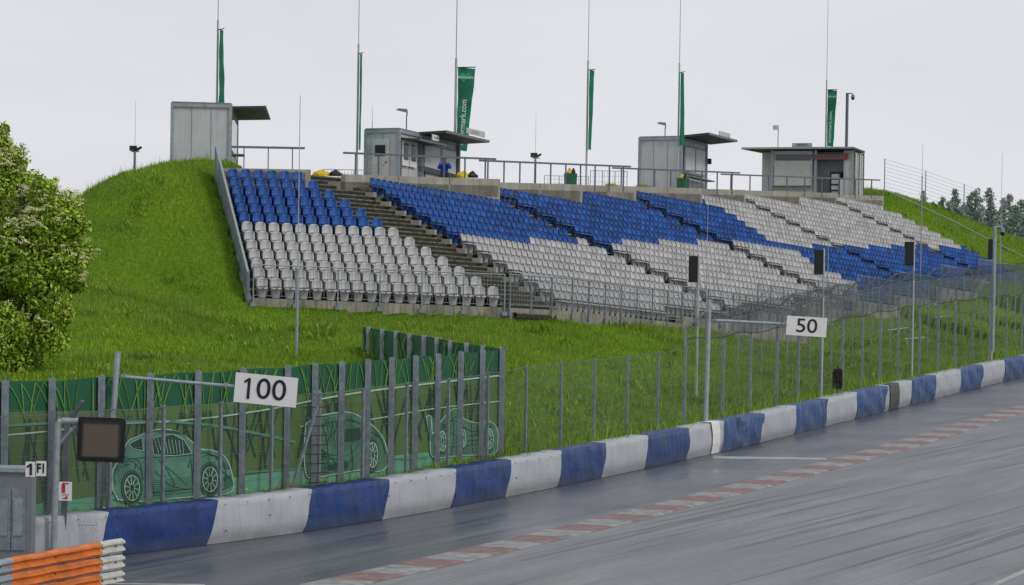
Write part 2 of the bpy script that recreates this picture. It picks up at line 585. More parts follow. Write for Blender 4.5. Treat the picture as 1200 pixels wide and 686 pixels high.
# ------------------------------------------------------------------ seats
def seat_parts(rnd=0.52, zb=0.43, hw0=0.210):
    """local frame: x across, front is -y, z up, origin on the tread under the backrest top"""
    out = {}
    n, m = 8, 6
    for part in ('backrest',):
        mb = MB(); vs = []
        for side in (0, 1):
            for j in range(m + 1):
                t = j / m
                z = zb + (0.80 - zb) * t
                hw = hw0 * (1 - 0.03 * t)
                if t > 0.5: hw *= math.sqrt(max(0.0, 1 - ((t - 0.5) / 0.5) ** 2 * rnd))
                for i in range(n + 1):
                    x = (i / n * 2 - 1)
                    zz = z - (0.03 * x ** 4 if j == m else 0)
                    y = 0.03 * t - 0.10 * x * x + 0.028 * side * (1 if 1 else 0) - 0.05 * (1 - t) ** 2
                    vs.append((x * hw, y, zz))
        fs = []
        N = n + 1; T = N * (m + 1)
        for j in range(m):
            for i in range(n):
                a = j * N + i
                fs.append((a, a + 1, a + N + 1, a + N))
                fs.append((T + a, T + a + N, T + a + N + 1, T + a + 1))
        ring = [i for i in range(N)] + [j * N + n for j in range(1, m + 1)] + [m * N + i for i in range(n - 1, -1, -1)] + [j * N for j in range(m - 1, 0, -1)]
        for a, b in zip(ring, ring[1:] + ring[:1]): fs.append((a, T + a, T + b, b))
        mb.add(vs, fs); out[part] = mb
    mb = MB(); vs = []; fs = []
    n, m = 6, 5
    for side in (0, 1):
        for j in range(m + 1):
            t = j / m
            y = -0.05 - 0.36 * t
            z = 0.425 - 0.03 * math.sin(t * math.pi) - (0.05 * max(0, (t - 0.8) / 0.2))
            hw = 0.215 * (1 - 0.1 * t * t)
            for i in range(n + 1):
                x = i / n * 2 - 1
                vs.append((x * hw, y, z + 0.02 * x * x - 0.03 * side))
    N = n + 1; T = N * (m + 1)
    for j in range(m):
        for i in range(n):
            a = j * N + i
            fs.append((a, a + N, a + N + 1, a + 1)); fs.append((T + a, T + a + 1, T + a + N + 1, T + a + N))
    ring = [i for i in range(N)] + [j * N + n for j in range(1, m + 1)] + [m * N + i for i in range(n - 1, -1, -1)] + [j * N for j in range(m - 1, 0, -1)]
    for a, b in zip(ring, ring[1:] + ring[:1]): fs.append((a, b, T + b, T + a))
    mb.add(vs, fs); out['seat_pan'] = mb
    mb = MB()
    # tapered skirt under the pan
    vs = []; nn = 6
    for z, hw, y in ((0.02, 0.135, -0.20), (0.2, 0.16, -0.235), (0.37, 0.185, -0.26)):
        for i in range(nn + 1):
            x = i / nn * 2 - 1
            vs.append((x * hw, y + 0.05 * x * x, z))
        for i in range(nn + 1):
            x = 1 - i / nn * 2
            vs.append((x * hw, y + 0.09 + 0.02 * x * x, z))
    K = 2 * (nn + 1); fs = []
    for l in range(2):
        for i in range(K): fs.append((l * K + i, l * K + (i + 1) % K, (l + 1) * K + (i + 1) % K, (l + 1) * K + i))
    fs.append(tuple(range(K - 1, -1, -1))); fs.append(tuple(range(2 * K, 3 * K)))
    mb.add(vs, fs); out['support'] = mb
    mb = MB()
    mb.box((0, -0.07, 0.400 + (zb - 0.43) / 2), (0.46, 0.07, 0.05 + (zb - 0.43))).box((0, -0.26, 0.386), (0.06, 0.34, 0.03))  # real bracket, widened into a dark bar that paints row-gap shade
    out['bracket'] = mb
    return out


SPL = seat_parts()
SP = seat_parts(0.74, 0.485, 0.200)
SM = {}
for vr, sp_ in (('l', SPL), ('m', SP)):
    for cname in ('seat_w', 'seat_b'):
        for k, mb in sp_.items():
            o = mb.build(k, 'dark' if k == 'bracket' else cname, smooth=(k in ('backrest', 'seat_pan')))
            SM[(vr, cname, k)] = o.data
            bpy.data.objects.remove(o)


def place_seat(pos, th, blue, label, group):
    t = thing('stadium_seat', label, 'stadium seat', pos, group, th + random.uniform(-0.04, 0.04))
    for k in ('backrest', 'seat_pan', 'support', 'bracket'):
        o = bpy.data.objects.new(k, SM[('m' if th == th2 else 'l', 'seat_b' if blue else 'seat_w', k)])
        COL.objects.link(o); o.parent = t


for pos, r, k in left_seats:
    blue = r < 6
    place_seat(pos, th1, blue, '%s seat, %s from left in row %d of the left block' % (
        'blue' if blue else 'pale grey', ORD[k + 1], r + 1), 'seats of the left block')
vis = []
for s in main_seats: vis.append(s)
vis.sort(key=lambda s: s[0].y + (0 if s[1] <= 12 else 0))
NI = 300 - len(left_seats)
near = vis[:NI]; rest = vis[NI:]
rowcount = {}
for s in near: rowcount.setdefault(s[1], []).append(s)
for r, ss in rowcount.items():
    ss.sort(key=lambda s: s[2])
    for n_, s in enumerate(ss):
        place_seat(s[0], th2, s[4], '%s seat, %s from the bare steps in row %d of the long block' % (
            'blue' if s[4] else 'pale grey', ORD[n_ + 1], r + 1), 'nearest seats of the long block')
# the rest of the seats: one mass
sv = []; sf = []; smi = []
allv = []; allf = []; allm = []
b = 0
allm = []
for k in ('backrest', 'seat_pan', 'support', 'bracket'):
    mb = SP[k]
    allv += mb.v; allf += [tuple(b + i for i in f) for f in mb.f]; b += len(mb.v); allm += [k == 'bracket'] * len(mb.f)
AV = np.array(allv)
co, si = math.cos(th2), math.sin(th2)
for s in rest:
    j = random.uniform(-0.05, 0.05)
    c_, s_ = math.cos(th2 + j), math.sin(th2 + j)
    V = np.empty_like(AV)
    V[:, 0] = AV[:, 0] * c_ - AV[:, 1] * s_ + s[0].x
    V[:, 1] = AV[:, 0] * s_ + AV[:, 1] * c_ + s[0].y
    V[:, 2] = AV[:, 2] + s[0].z
    base = len(sv) * len(AV)
    sv.append(V)
    sf += [tuple(base + i for i in f) for f in allf]
    smi += [2 if q_ else (0 if s[4] else 1) for q_ in allm]
me = bpy.data.meshes.new('stadium_seats')
me.from_pydata(np.concatenate(sv).tolist(), [], sf)
me.materials.append(MT['seat_b']); me.materials.append(MT['seat_w']); me.materials.append(MT['dark'])
me.polygons.foreach_set('material_index', smi)
me.polygons.foreach_set('use_smooth', [True] * len(sf))
me.update()
o = bpy.data.objects.new('stadium_seats', me); COL.objects.link(o)
tag(o, 'mass of blue and pale grey plastic seats filling the far rows of the long block', 'stadium seats', kind='stuff')

# ------------------------------------------------------------------ terraces (structure of the grandstand)
stand = thing('grandstand', 'weathered concrete terraces of the trackside grandstand carrying blue and grey seats', 'grandstand', O1)


def ustrip(mb, fn, u0, u1, i, front, h, mi_top=0, mi_r=1, back=-0.1, extra=0.0):
    """tread from back..front and riser of height h at its front, following the slope"""
    n = max(1, int((u1 - u0) / 3))
    for k in range(n):
        ua = u0 + (u1 - u0) * k / n; ub = u0 + (u1 - u0) * (k + 1) / n
        a = fn(ua, i, back); b = fn(ub, i, back); c = fn(ub, i, front); d = fn(ua, i, front)
        mb.quad(a, d, c, b, mi_top)
        c2_, d2_ = c.copy(), d.copy(); c2_.z -= h; d2_.z -= h
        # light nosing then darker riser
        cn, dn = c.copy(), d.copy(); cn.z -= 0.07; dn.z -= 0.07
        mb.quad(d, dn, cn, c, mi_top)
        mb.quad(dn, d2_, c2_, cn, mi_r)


mb = MB()
for r in range(13):
    u1 = (6 + r) * PITCHS - 0.25
    ustrip(mb, P1, -0.45, u1, r, 0.60, RISE1 if r < 12 else 0.9)
    if r == 12: pass
# back lip
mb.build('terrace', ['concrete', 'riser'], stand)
mb = MB()
for r, (u0, u1) in sorted(row_ext.items()):
    nxt = row_ext.get(r + 1)
    ustrip(mb, P2, u0, u1, r, 0.60, RISE)
    # left cheek of each row
    a = P2(u0, r, -0.1); b_ = P2(u0, r, 0.6)
    mb.quad(a, b_, b_ - Vector((0, 0, 1.2)), a - Vector((0, 0, 1.2)))
    a = P2(u1, r, -0.1); b_ = P2(u1, r, 0.6)
    mb.quad(b_, a, a - Vector((0, 0, 1.2)), b_ - Vector((0, 0, 1.2)))
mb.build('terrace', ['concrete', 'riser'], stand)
# the aisles' half steps and pale end blocks
mb = MB()
for r, (u0, u1) in sorted(row_ext.items()):
    for ai, au in enumerate(aisle_u):
        s = au + PITCHS * r
        if s - 3 < u0 or s > u1 + 1: continue
        for q0, q1 in ((s - 4.35 * PITCHS, s - 0.75 * PITCHS),):
            a = P2(q0, r, 0.34); b_ = P2(q1, r, 0.34); c_ = P2(q1, r, 0.60); d_ = P2(q0, r, 0.60)
            base = [v + Vector((0, 0, -RISE + 0.003)) for v in (P2(q0, r, 0.603), P2(q1, r, 0.603), P2(q1, r, 0.88), P2(q0, r, 0.88))]
            mb.prism(base, (0, 0, RISE / 2), 0)
mb.build('aisle_steps', ['concrete'], stand)
for r in range(0, 13):
    p = P2(-0.42, r, 0.22)
    MB().box((p.x, p.y, p.z + 0.06), (0.22, 0.40, 0.20), th2).build('end_block', 'wallcon', stand)
for r, (u0, u1) in sorted(row_ext.items()):
    for ai, au in enumerate(aisle_u):
        s = au + PITCHS * r
        if s - 1 < u0 or s > u1: continue
        p = P2(s - 0.5, r, 0.25)
        MB().box((p.x, p.y, p.z + 0.08), (0.18, 0.45, 0.20), th2).build('end_block', 'wallcon', stand)
# the bare stair wedge between the blocks: two steps per row
mb = MB()


def E1(i): return P1((6 + i) * PITCHS - 0.25, i)


def E2(i): return P2(-0.3, i)


for h in range(-4, 26):
    i = h / 2
    a = E1(i); b_ = E2(i); an = E1(i + 0.5); bn = E2(i + 0.5)
    mid = (a + b_) / 2; midn = (an + bn) / 2
    bow = (c1 + c2) * 0.10
    A_ = [a + c1 * -0.1, mid + bow * 0.2, b_ + c2 * -0.1]
    N_ = [an + c1 * 0.0, midn + bow, bn + c2 * 0.0]
    z = [p.z for p in (a, mid, b_)]
    n = 8

    def qb(Pp, t, zz):
        q = Pp[0].lerp(Pp[1], t * 2) if t < 0.5 else Pp[1].lerp(Pp[2], t * 2 - 1)
        q = q.copy(); q.z = zz[0] + (zz[2] - zz[0]) * t + 0.004
        return q
    for k in range(n):
        t0, t1 = k / n, (k + 1) / n
        mb.quad(qb(A_, t0, z), qb(N_, t0, z), qb(N_, t1, z), qb(A_, t1, z), 0)
        e0, e1 = qb(N_, t0, z), qb(N_, t1, z)
        j0 = Vector((0, 0, 0.045)); dn = Vector((0, 0, 0.20))
        mb.quad(e0, e0 - j0, e1 - j0, e1, 2)
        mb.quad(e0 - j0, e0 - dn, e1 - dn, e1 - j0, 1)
mb.build('bare_steps', ['stepcon', 'riser', 'stepedge'], stand)

# front walls
FRONT = []          # railing runs: list of (list of points on the front edge)
mb = MB()
pF = [P1(-0.45, 12, 0.62), P1(18 * PITCHS - 0.25, 12, 0.62)]
pM = [P2(-0.3, 12, 0.62)]


def fwall(mb, pts, drop, mi=0, thick=0.25, lip=0.0):
    for a, b_ in zip(pts[:-1], pts[1:]):
        t = (b_ - a); t.z = 0; t.normalize()
        n = Vector((t.y, -t.x, 0))
        q = [a + n * thick, b_ + n * thick, b_, a]
        lo = [Vector((p.x, p.y, p.z - drop)) for p in q]
        vs = [p + Vector((0, 0, lip)) for p in q] + lo
        mb.add(vs, [(0, 1, 2, 3), (7, 6, 5, 4), (0, 4, 5, 1), (1, 5, 6, 2), (2, 6, 7, 3), (3, 7, 4, 0)], mi)


run0 = [pF[0], pF[1], pM[0]]
fwall(mb, run0, 1.4)
FRONT.append(run0)
# main block: bottoms step up
segs = []
for k, (px, r) in enumerate(BOTS):
    u0 = -0.3 if k == 0 else u2_at(px, r, 0)
    u1 = u2_at(BOTS[k + 1][0], r, 0) if k + 1 < len(BOTS) else (end_u + PITCHS * r + 0.3)
    if u1 <= u0: continue
    segs.append((u0, u1, r))
prev = None
for (u0, u1, r) in segs:
    nn = max(1, int((u1 - u0) / 4))
    ptsr = [P2(u0 + (u1 - u0) * q / nn, r, 0.62) for q in range(nn + 1)]
    fwall(mb, ptsr, 1.7)
    if prev is not None:
        # return wall
        a = prev; b_ = ptsr[0].copy()
        fwall(mb, [Vector((a.x, a.y, b_.z)), b_], 2.0, 0, 0.2)
    FRONT.append(ptsr)
    prev = ptsr[-1]
# right end cheek
endp = [P2(end_u + PITCHS * r + 0.32, r, 0.6) for r in range(-14, segs[-1][2] + 1)]
fwall(mb, endp[::-1], 2.2, 0, -0.2)
# left cheek under the side panel
fwall(mb, [P1(-0.47, 12, 0.62), P1(-0.47, 0, -0.6)], 1.6, 0, -0.2, 0.0)
mb.build('front_wall', 'frontcon', stand)

# ------------------------------------------------------------------ terrain behind the barrier
ctrl = []


def cp(p, dz=0.0): ctrl.append((p[0], p[1], p[2] + dz))


for x in np.arange(-34, 60, 4.0):
    yb = float(by_of(x))
    cp((x, yb + 0.5, 0.70)); cp((x, yb + 3.0, 0.95))
# slope left of the stand
for px, py, d in [(255, 187, 148), (230, 192, 149), (192, 193, 149), (160, 205, 149), (135, 217, 148), (105, 238, 147), (60, 258, 146), (0, 285, 145), (-80, 320, 145)]:
    cp(A(px, py, d))
    q = A(px, py, d); dz_ = 0.8 if px > 170 else 2.6; cp((q.x * 1.1, q.y + 12, q.z - dz_)); cp((q.x * 1.25, q.y + 40, q.z - 4.0 - dz_))
for i_ in (0, 3, 6, 9, 12):
    q = P1(-0.9, i_, 0.3); cp(q, 0.10)
    q = P1(-4.5, i_, 0.3); cp(q, 0.25)
for u in (-0.5, 3, 6, 9):
    cp(P1(u, 12, 1.0), -0.36)
    cp(P1(u, 12, 6.0), -0.95)
for px, py, dd in [(100, 400, 118), (200, 420, 112), (20, 430, 108), (300, 400, 122), (420, 385, 123), (60, 330, 128), (-60, 430, 106)]:
    cp(A(px, py, dd))
FP = [p for run in FRONT[1:] for p in run]
for px, py in [(662, 377.5), (700, 380), (750, 384), (800, 389), (860, 393), (924, 395), (970, 380), (1000, 367.5), (1045, 360), (1090, 353), (1140, 345), (1185, 338)]:
    best = min(FP, key=lambda p: abs(proj(p)[0] - px))
    cp(A(px, py, best.y - 0.6))
for px, py, d in [(1036, 226, 240), (1060, 229, 243), (1100, 253, 249), (1150, 280, 256), (1200, 301, 263), (1300, 350, 275), (1195, 332, 226), (1240, 340, 222), (1095, 262, 236), (1140, 288, 236), (1060, 244, 236), (1190, 312, 236)]:
    cp(A(px, py, d))
    if d > 238:
        q = A(px, py, d); cp((q.x + 2, q.y + 14, q.z - 3.0)); cp((q.x + 6, q.y + 50, q.z - 8.0))
for u in np.arange(0, 97, 8.0):
    q = P2(u, -17)
    if q.x > -12.5: cp((q.x, q.y, 8.75))
    q = P2(u, -30)
    if q.x > -12.5: cp((q.x, q.y, 8.6))
cp((-30, 175, 1.0)); cp((-45, 210, -2)); cp((-60, 130, 0.5)); cp((-60, 180, -1)); cp((90, 260, -2)); cp((90, 330, -3)); cp((0, 330, 3)); cp((-40, 260, -2))
C = np.array(ctrl)
D = np.hypot(C[:, None, 0] - C[None, :, 0], C[:, None, 1] - C[None, :, 1])
PHI = np.sqrt(D ** 2 + 1.5)
n = len(C)
Q = np.c_[np.ones(n), C[:, 0], C[:, 1]]
K_ = np.block([[PHI + np.eye(n) * -0.02, Q], [Q.T, np.zeros((3, 3))]])
SOL = np.linalg.solve(K_, np.r_[C[:, 2], 0, 0, 0])


def gz_raw(x, y):
    x = np.atleast_1d(np.asarray(x, float)); y = np.atleast_1d(np.asarray(y, float))
    out = np.empty(len(x))
    for k in range(0, len(x), 20000):
        xs, ys = x[k:k + 20000], y[k:k + 20000]
        ph = np.sqrt((xs[:, None] - C[None, :, 0]) ** 2 + (ys[:, None] - C[None, :, 1]) ** 2 + 1.5)
        out[k:k + 20000] = ph @ SOL[:n] + SOL[n] + SOL[n + 1] * xs + SOL[n + 2] * ys
    return out


seg_arr = segs


def inside(x, y):
    """boolean and cap height: under the terraces and platforms"""
    cap = np.full(len(x), 1e9)
    # left block
    w0 = (x - O1.x) * a1.x + (y - O1.y) * a1.y; q0 = (x - O1.x) * c1.x + (y - O1.y) * c1.y
    ii = q0 / ROWD
    m = (w0 > -0.45) & (w0 < (6 + ii) * PITCHS + 0.3) & (ii < 12.9) & (ii > -3)
    cap = np.where(m, np.minimum(cap, O1.z - 0.028 * w0 - RISE1 * np.maximum(ii, 0) - 0.9), cap)
    # main
    w = (x - O2.x) * a2.x + (y - O2.y) * a2.y; q = (x - O2.x) * c2.x + (y - O2.y) * c2.y
    i2 = q / ROWD
    bot = np.full(len(x), 12.9)
    for (u0, u1, r) in seg_arr: bot = np.where((w >= u0) & (w < u1 + 0.3), r + 0.9, bot)
    m = (w > -0.4) & (w < end_u + PITCHS * i2 + 0.3) & (i2 < bot) & (i2 > -26)
    zz = O2.z - DROP * w - RISE * np.maximum(i2, -14) - 0.9
    cap = np.where(m, np.minimum(cap, zz), cap)
    # wedge
    m = (w <= -0.3) & (w0 >= (6 + ii) * PITCHS - 0.3) & (ii < 13.5) & (ii > -14)
    e = np.minimum(O1.z - RISE1 * ii, O2.z - RISE * i2) - 1.3
    front = (P1(18 * PITCHS - 0.25, 12, 0.6), P2(-0.3, 12, 0.6))
    fy = front[0].y + (x - front[0].x) * (front[1].y - front[0].y) / (front[1].x - front[0].x)
    m &= (y > fy)
    cap = np.where(m, np.minimum(cap, e), cap)
    return cap


def gz(x, y):
    z = gz_raw(x, y)
    x = np.atleast_1d(np.asarray(x, float)); y = np.atleast_1d(np.asarray(y, float))
    z = z + 0.10 * np.sin(x * 0.9 + 1.3 * np.sin(y * 0.35)) * np.sin(y * 0.55) * (y - by_of(x) > 4)
    return np.minimum(z, inside(x, y))


xs = np.r_[np.arange(-60, -32, 1.0), np.arange(-32, 46, 0.33), np.arange(46, 110, 1.2)]
vs_ = np.r_[0.15, 0.5, np.arange(1, 75, 0.45), np.arange(75, 200, 4.0)]
X, Vv = np.meshgrid(xs, vs_, indexing='ij')
Y = by_of(X) + Vv
Z = gz(X.ravel(), Y.ravel())
nx, ny = X.shape
verts = np.c_[X.ravel(), Y.ravel(), Z]
# skirt hidden behind the barrier
idx = np.arange(nx * ny).reshape(nx, ny)
faces = np.stack([idx[:-1, :-1].ravel(), idx[1:, :-1].ravel(), idx[1:, 1:].ravel(), idx[:-1, 1:].ravel()], 1)
m_, nt_, out_ = newmat('meadow_ground')
tc = nd(nt_, 'ShaderNodeTexCoord')
n1 = nd(nt_, 'ShaderNodeTexNoise', Scale=0.22, Detail=5.0, Roughness=0.6)
n2 = nd(nt_, 'ShaderNodeTexNoise', Scale=5.0, Detail=8.0, Roughness=0.75)
nt_.links.new(tc.outputs['Object'], n1.inputs['Vector']); nt_.links.new(tc.outputs['Object'], n2.inputs['Vector'])
ca = ramp(nt_, n1.outputs['Fac'], [(0.3, (0.085, 0.175, 0.012)), (0.55, (0.125, 0.225, 0.014)), (0.75, (0.17, 0.26, 0.02))])
cb = ramp(nt_, n2.outputs['Fac'], [(0.3, 0.5), (0.7, 1.3)])
mx = nd(nt_, 'ShaderNodeMix', data_type='RGBA', blend_type='MULTIPLY')
mx.inputs[0].default_value = 1.0
nt_.links.new(ca, mx.inputs[6]); nt_.links.new(cb, mx.inputs[7])
b_ = nd(nt_, 'ShaderNodeBsdfPrincipled', Roughness=0.9)
b_.inputs['Specular IOR Level'].default_value = 0.1
nt_.links.new(mx.outputs[2], b_.inputs['Base Color'])
bpn = nd(nt_, 'ShaderNodeBump', Strength=0.8, Distance=0.15)
nt_.links.new(n2.outputs['Fac'], bpn.inputs['Height']); nt_.links.new(bpn.outputs[0], b_.inputs['Normal'])
nt_.links.new(b_.outputs[0], out_.inputs[0])
MT['meadow'] = m_
ob = npmesh('hillside', verts, faces, 'meadow')
ob.data.polygons.foreach_set('use_smooth', [True] * len(ob.data.polygons))
tag(ob, 'steep green meadow bank between track fence and grandstand', kind='structure')
ZG = Z.reshape(nx, ny)


def gz_fast(x, y):
    """bilinear read of the built grid"""
    v = y - by_of(x)
    fi = np.interp(x, xs, np.arange(nx)); fj = np.interp(v, vs_, np.arange(ny))
    i0 = np.clip(fi.astype(int), 0, nx - 2); j0 = np.clip(fj.astype(int), 0, ny - 2)
    a = fi - i0; b = fj - j0
    return (ZG[i0, j0] * (1 - a) * (1 - b) + ZG[i0 + 1, j0] * a * (1 - b) + ZG[i0, j0 + 1] * (1 - a) * b + ZG[i0 + 1, j0 + 1] * a * b)


def gzp(x, y): return float(gz_fast(np.array([float(x)]), np.array([float(y)]))[0])


# far ground
mb = MB(); mb.quad((-6000, -2000, -0.35), (6000, -2000, -0.35), (6000, 9000, -9.0), (-6000, 9000, -9.0))
tag(mb.build('ground', 'meadow'), kind='structure')

# ------------------------------------------------------------------ grass
def grass_blades(N, hmin, hmax, wmin, wmax, mat, name, mask=None, tuft=False, label=None):
    x = rng.uniform(-20, 42, N * 3); v = rng.uniform(0.2, 80, N * 3) ** 1.0
    y = by_of(x) + v
    px = 600 + F * x / y
    keep = (px > -20) & (px < 1225)
    if mask is not None: keep &= mask(x, y, px)
    x, y = x[keep][:N], y[keep][:N]
    cap = inside(x, y)
    k2 = cap > 1e8
    # keep off the banner fence foot
    x, y = x[k2], y[k2]
    z = gz_fast(x, y)
    n = len(x)
    h = rng.uniform(hmin, hmax, n) * (0.65 + 0.5 * np.sin(x * 1.7 + 2 * np.sin(y * 0.8)) ** 2)
    w = rng.uniform(wmin, wmax, n)
    a = rng.uniform(0, math.pi, n)
    lx, ly = rng.normal(0, 0.35, n) * h, rng.normal(0, 0.35, n) * h
    dx, dy = np.cos(a) * w / 2, np.sin(a) * w / 2
    V = np.empty((n, 3, 3))
    V[:, 0] = np.c_[x - dx, y - dy, z - 0.03]; V[:, 1] = np.c_[x + dx, y + dy, z - 0.03]
    V[:, 2] = np.c_[x + lx, y + ly, z + h]
    o = npmesh(name, V.reshape(-1, 3), np.arange(3 * n).reshape(n, 3), mat)
    tag(o, label, kind='stuff')
    return o


grass_blades(520000, 0.06, 0.21, 0.018, 0.042, 'grass', 'meadow_grass', label='long uncut green grass covering the bank')
grass_blades(30000, 0.5, 0.85, 0.02, 0.035, 'grass_tall', 'tall_grass', mask=lambda x, y, px: (y - by_of(x) < 2.4) & (px > 585),
             label='taller bright grass growing right behind the barrier')
grass_blades(16000, 0.30, 0.55, 0.012, 0.022, 'drygrass', 'seed_heads', mask=lambda x, y, px: np.sin(x * 0.5 + 3) + np.sin(y * 0.31) > 0.1,
             label='pale seed heads standing over the grass')


# darker weed clumps and dock leaves breaking up the sward
n_c = 150
xc = rng.uniform(-18, 38, n_c * 4); vc = rng.uniform(4.0, 70, n_c * 4); yc = by_of(xc) + vc
kk = (inside(xc, yc) > 1e8) & (600 + F * xc / yc > -10) & (600 + F * xc / yc < 1220)
xc, yc = xc[kk][:n_c], yc[kk][:n_c]
m_per = 55
sp_ = rng.uniform(0.15, 0.55, len(xc))
bxx = (xc[:, None] + rng.normal(0, 1, (len(xc), m_per)) * sp_[:, None]).ravel(); byy = (yc[:, None] + rng.normal(0, 1, (len(xc), m_per)) * sp_[:, None]).ravel()
hh_ = (rng.uniform(0.18, 0.36, len(xc))[:, None] * rng.uniform(0.5, 1.1, (len(xc), m_per))).ravel()
kk = (inside(bxx, byy) > 1e8) & (byy - by_of(bxx) > 2.5)
bxx, byy, hh_ = bxx[kk], byy[kk], hh_[kk]
bzz = gz_fast(bxx, byy); aa = rng.uniform(0, math.pi, len(bxx)); ww = rng.uniform(0.03, 0.08, len(bxx))
V = np.empty((len(bxx), 4, 3)); cx_, sx_ = np.cos(aa) * ww / 2, np.sin(aa) * ww / 2
lx, ly = rng.normal(0, 0.3, len(bxx)) * hh_, rng.normal(0, 0.3, len(bxx)) * hh_
V[:, 0] = np.c_[bxx, byy, bzz - .02]; V[:, 1] = np.c_[bxx + cx_ + lx * .5, byy + sx_ + ly * .5, bzz + hh_ * .55]
V[:, 2] = np.c_[bxx + lx, byy + ly, bzz + hh_]; V[:, 3] = np.c_[bxx - cx_ + lx * .5, byy - sx_ + ly * .5, bzz + hh_ * .55]
MT['weed'] = pmat('weed_leaf', (0.15, 0.26, 0.02), 0.6, 0, 0.3, 0.4, island=0.4, spec=0.25)
tag(npmesh('weed_clumps', V.reshape(-1, 3), np.arange(4 * len(bxx)).reshape(-1, 4), 'weed'), 'darker broad leaved weed clumps scattered in the bank grass', kind='stuff')


def blobs(N, size, mat, name, mask, label, up=0.3):
    x = rng.uniform(-20, 42, N * 5); v = rng.uniform(0.4, 60, N * 5); y = by_of(x) + v
    px = 600 + F * x / y
    k = (px > -20) & (px < 1225) & mask(x, y, px) & (inside(x, y) > 1e8)
    x, y = x[k][:N], y[k][:N]; z = gz_fast(x, y) + rng.uniform(0.15, up + 0.15, len(x))
    base = np.array([(1, 0, 0), (-.5, .87, 0), (-.5, -.87, 0), (0, 0, 1), (0, 0, -0.6)]) * size
    fc = np.array([(0, 1, 3), (1, 2, 3), (2, 0, 3), (1, 0, 4), (2, 1, 4), (0, 2, 4)])
    s = rng.uniform(0.6, 1.3, len(x))
    V = base[None] * s[:, None, None] + np.c_[x, y, z][:, None]
    Fc = (fc[None] + (np.arange(len(x)) * 5)[:, None, None]).reshape(-1, 3)
    tag(npmesh(name, V.reshape(-1, 3), Fc, mat), label, kind='stuff')


blobs(520, 0.035, 'flower', 'meadow_flowers', lambda x, y, px: (np.sin(x * 1.1) * np.sin(y * 0.4 + 1) > 0.25) & (px < 560),
      'small yellow wild flowers scattered in the bank grass')

# ------------------------------------------------------------------ track surface
def asphalt(name, c0, c1_, rough, angle, wet=0.0):
    m, nt, out = newmat(name)
    L = nt.links.new
    tc = nd(nt, 'ShaderNodeTexCoord')
    mpr = nd(nt, 'ShaderNodeMapping'); mpr.inputs['Rotation'].default_value = (0, 0, angle)
    L(tc.outputs['Object'], mpr.inputs[0])
    mp = nd(nt, 'ShaderNodeMapping'); mp.inputs['Scale'].default_value = (0.55, 0.045, 1)
    L(mpr.outputs[0], mp.inputs[0])
    ns = nd(nt, 'ShaderNodeTexNoise', Scale=1.4, Detail=8.0, Roughness=0.68)
    L(mp.outputs[0], ns.inputs['Vector'])
    nf = nd(nt, 'ShaderNodeTexNoise', Scale=5.0, Detail=9.0, Roughness=0.85)
    L(tc.outputs['Object'], nf.inputs['Vector'])
    nb = nd(nt, 'ShaderNodeTexNoise', Scale=0.16, Detail=4.0)
    L(tc.outputs['Object'], nb.inputs['Vector'])
    c = ramp(nt, ns.outputs['Fac'], [(0.28, [v * 0.82 for v in c0]), (0.46, c0), (0.62, c1_), (0.8, [v * 1.08 for v in c1_])])
    g = ramp(nt, nf.outputs['Fac'], [(0.25, 0.66), (0.75, 1.34)])
    mx = nd(nt, 'ShaderNodeMix', data_type='RGBA', blend_type='MULTIPLY'); mx.inputs[0].default_value = 1
    L(c, mx.inputs[6]); L(g, mx.inputs[7])
    # rubbered lines: thin dark strokes along the driving direction
    mpr2 = nd(nt, 'ShaderNodeMapping'); mpr2.inputs['Rotation'].default_value = (0, 0, angle + 0.03)
    L(tc.outputs['Object'], mpr2.inputs[0])
    mp2 = nd(nt, 'ShaderNodeMapping'); mp2.inputs['Scale'].default_value = (2.6, 0.030, 1)
    L(mpr2.outputs[0], mp2.inputs[0])
    n4 = nd(nt, 'ShaderNodeTexNoise', Scale=1.3, Detail=3.0, Roughness=0.55)
    L(mp2.outputs[0], n4.inputs['Vector'])
    st = ramp(nt, n4.outputs['Fac'], [(0.575, 1.0), (0.66, 0.55)])
    mx3 = nd(nt, 'ShaderNodeMix', data_type='RGBA', blend_type='MULTIPLY'); mx3.inputs[0].default_value = 1
    L(mx.outputs[2], mx3.inputs[6]); L(st, mx3.inputs[7])
    b = nd(nt, 'ShaderNodeBsdfPrincipled')
    L(mx3.outputs[2], b.inputs['Base Color'])
    r = nd(nt, 'ShaderNodeMapRange'); r.inputs[3].default_value = rough - wet; r.inputs[4].default_value = rough + 0.12
    r.inputs[1].default_value = 0.35; r.inputs[2].default_value = 0.65
    nw = nd(nt, 'ShaderNodeMath', operation='ADD'); L(ns.outputs['Fac'], nw.inputs[0]); L(nb.outputs['Fac'], nw.inputs[1])
    nh = nd(nt, 'ShaderNodeMath', operation='MULTIPLY'); L(nw.outputs[0], nh.inputs[0]); nh.inputs[1].default_value = 0.5
    L(nh.outputs[0], r.inputs[0]); L(r.outputs[0], b.inputs['Roughness'])
    b.inputs['Specular IOR Level'].default_value = 0.35
    bp_ = nd(nt, 'ShaderNodeBump', Strength=0.25, Distance=0.01)
    L(nf.outputs['Fac'], bp_.inputs['Height']); L(bp_.outputs[0], b.inputs['Normal'])
    L(b.outputs[0], out.inputs[0])
    return m


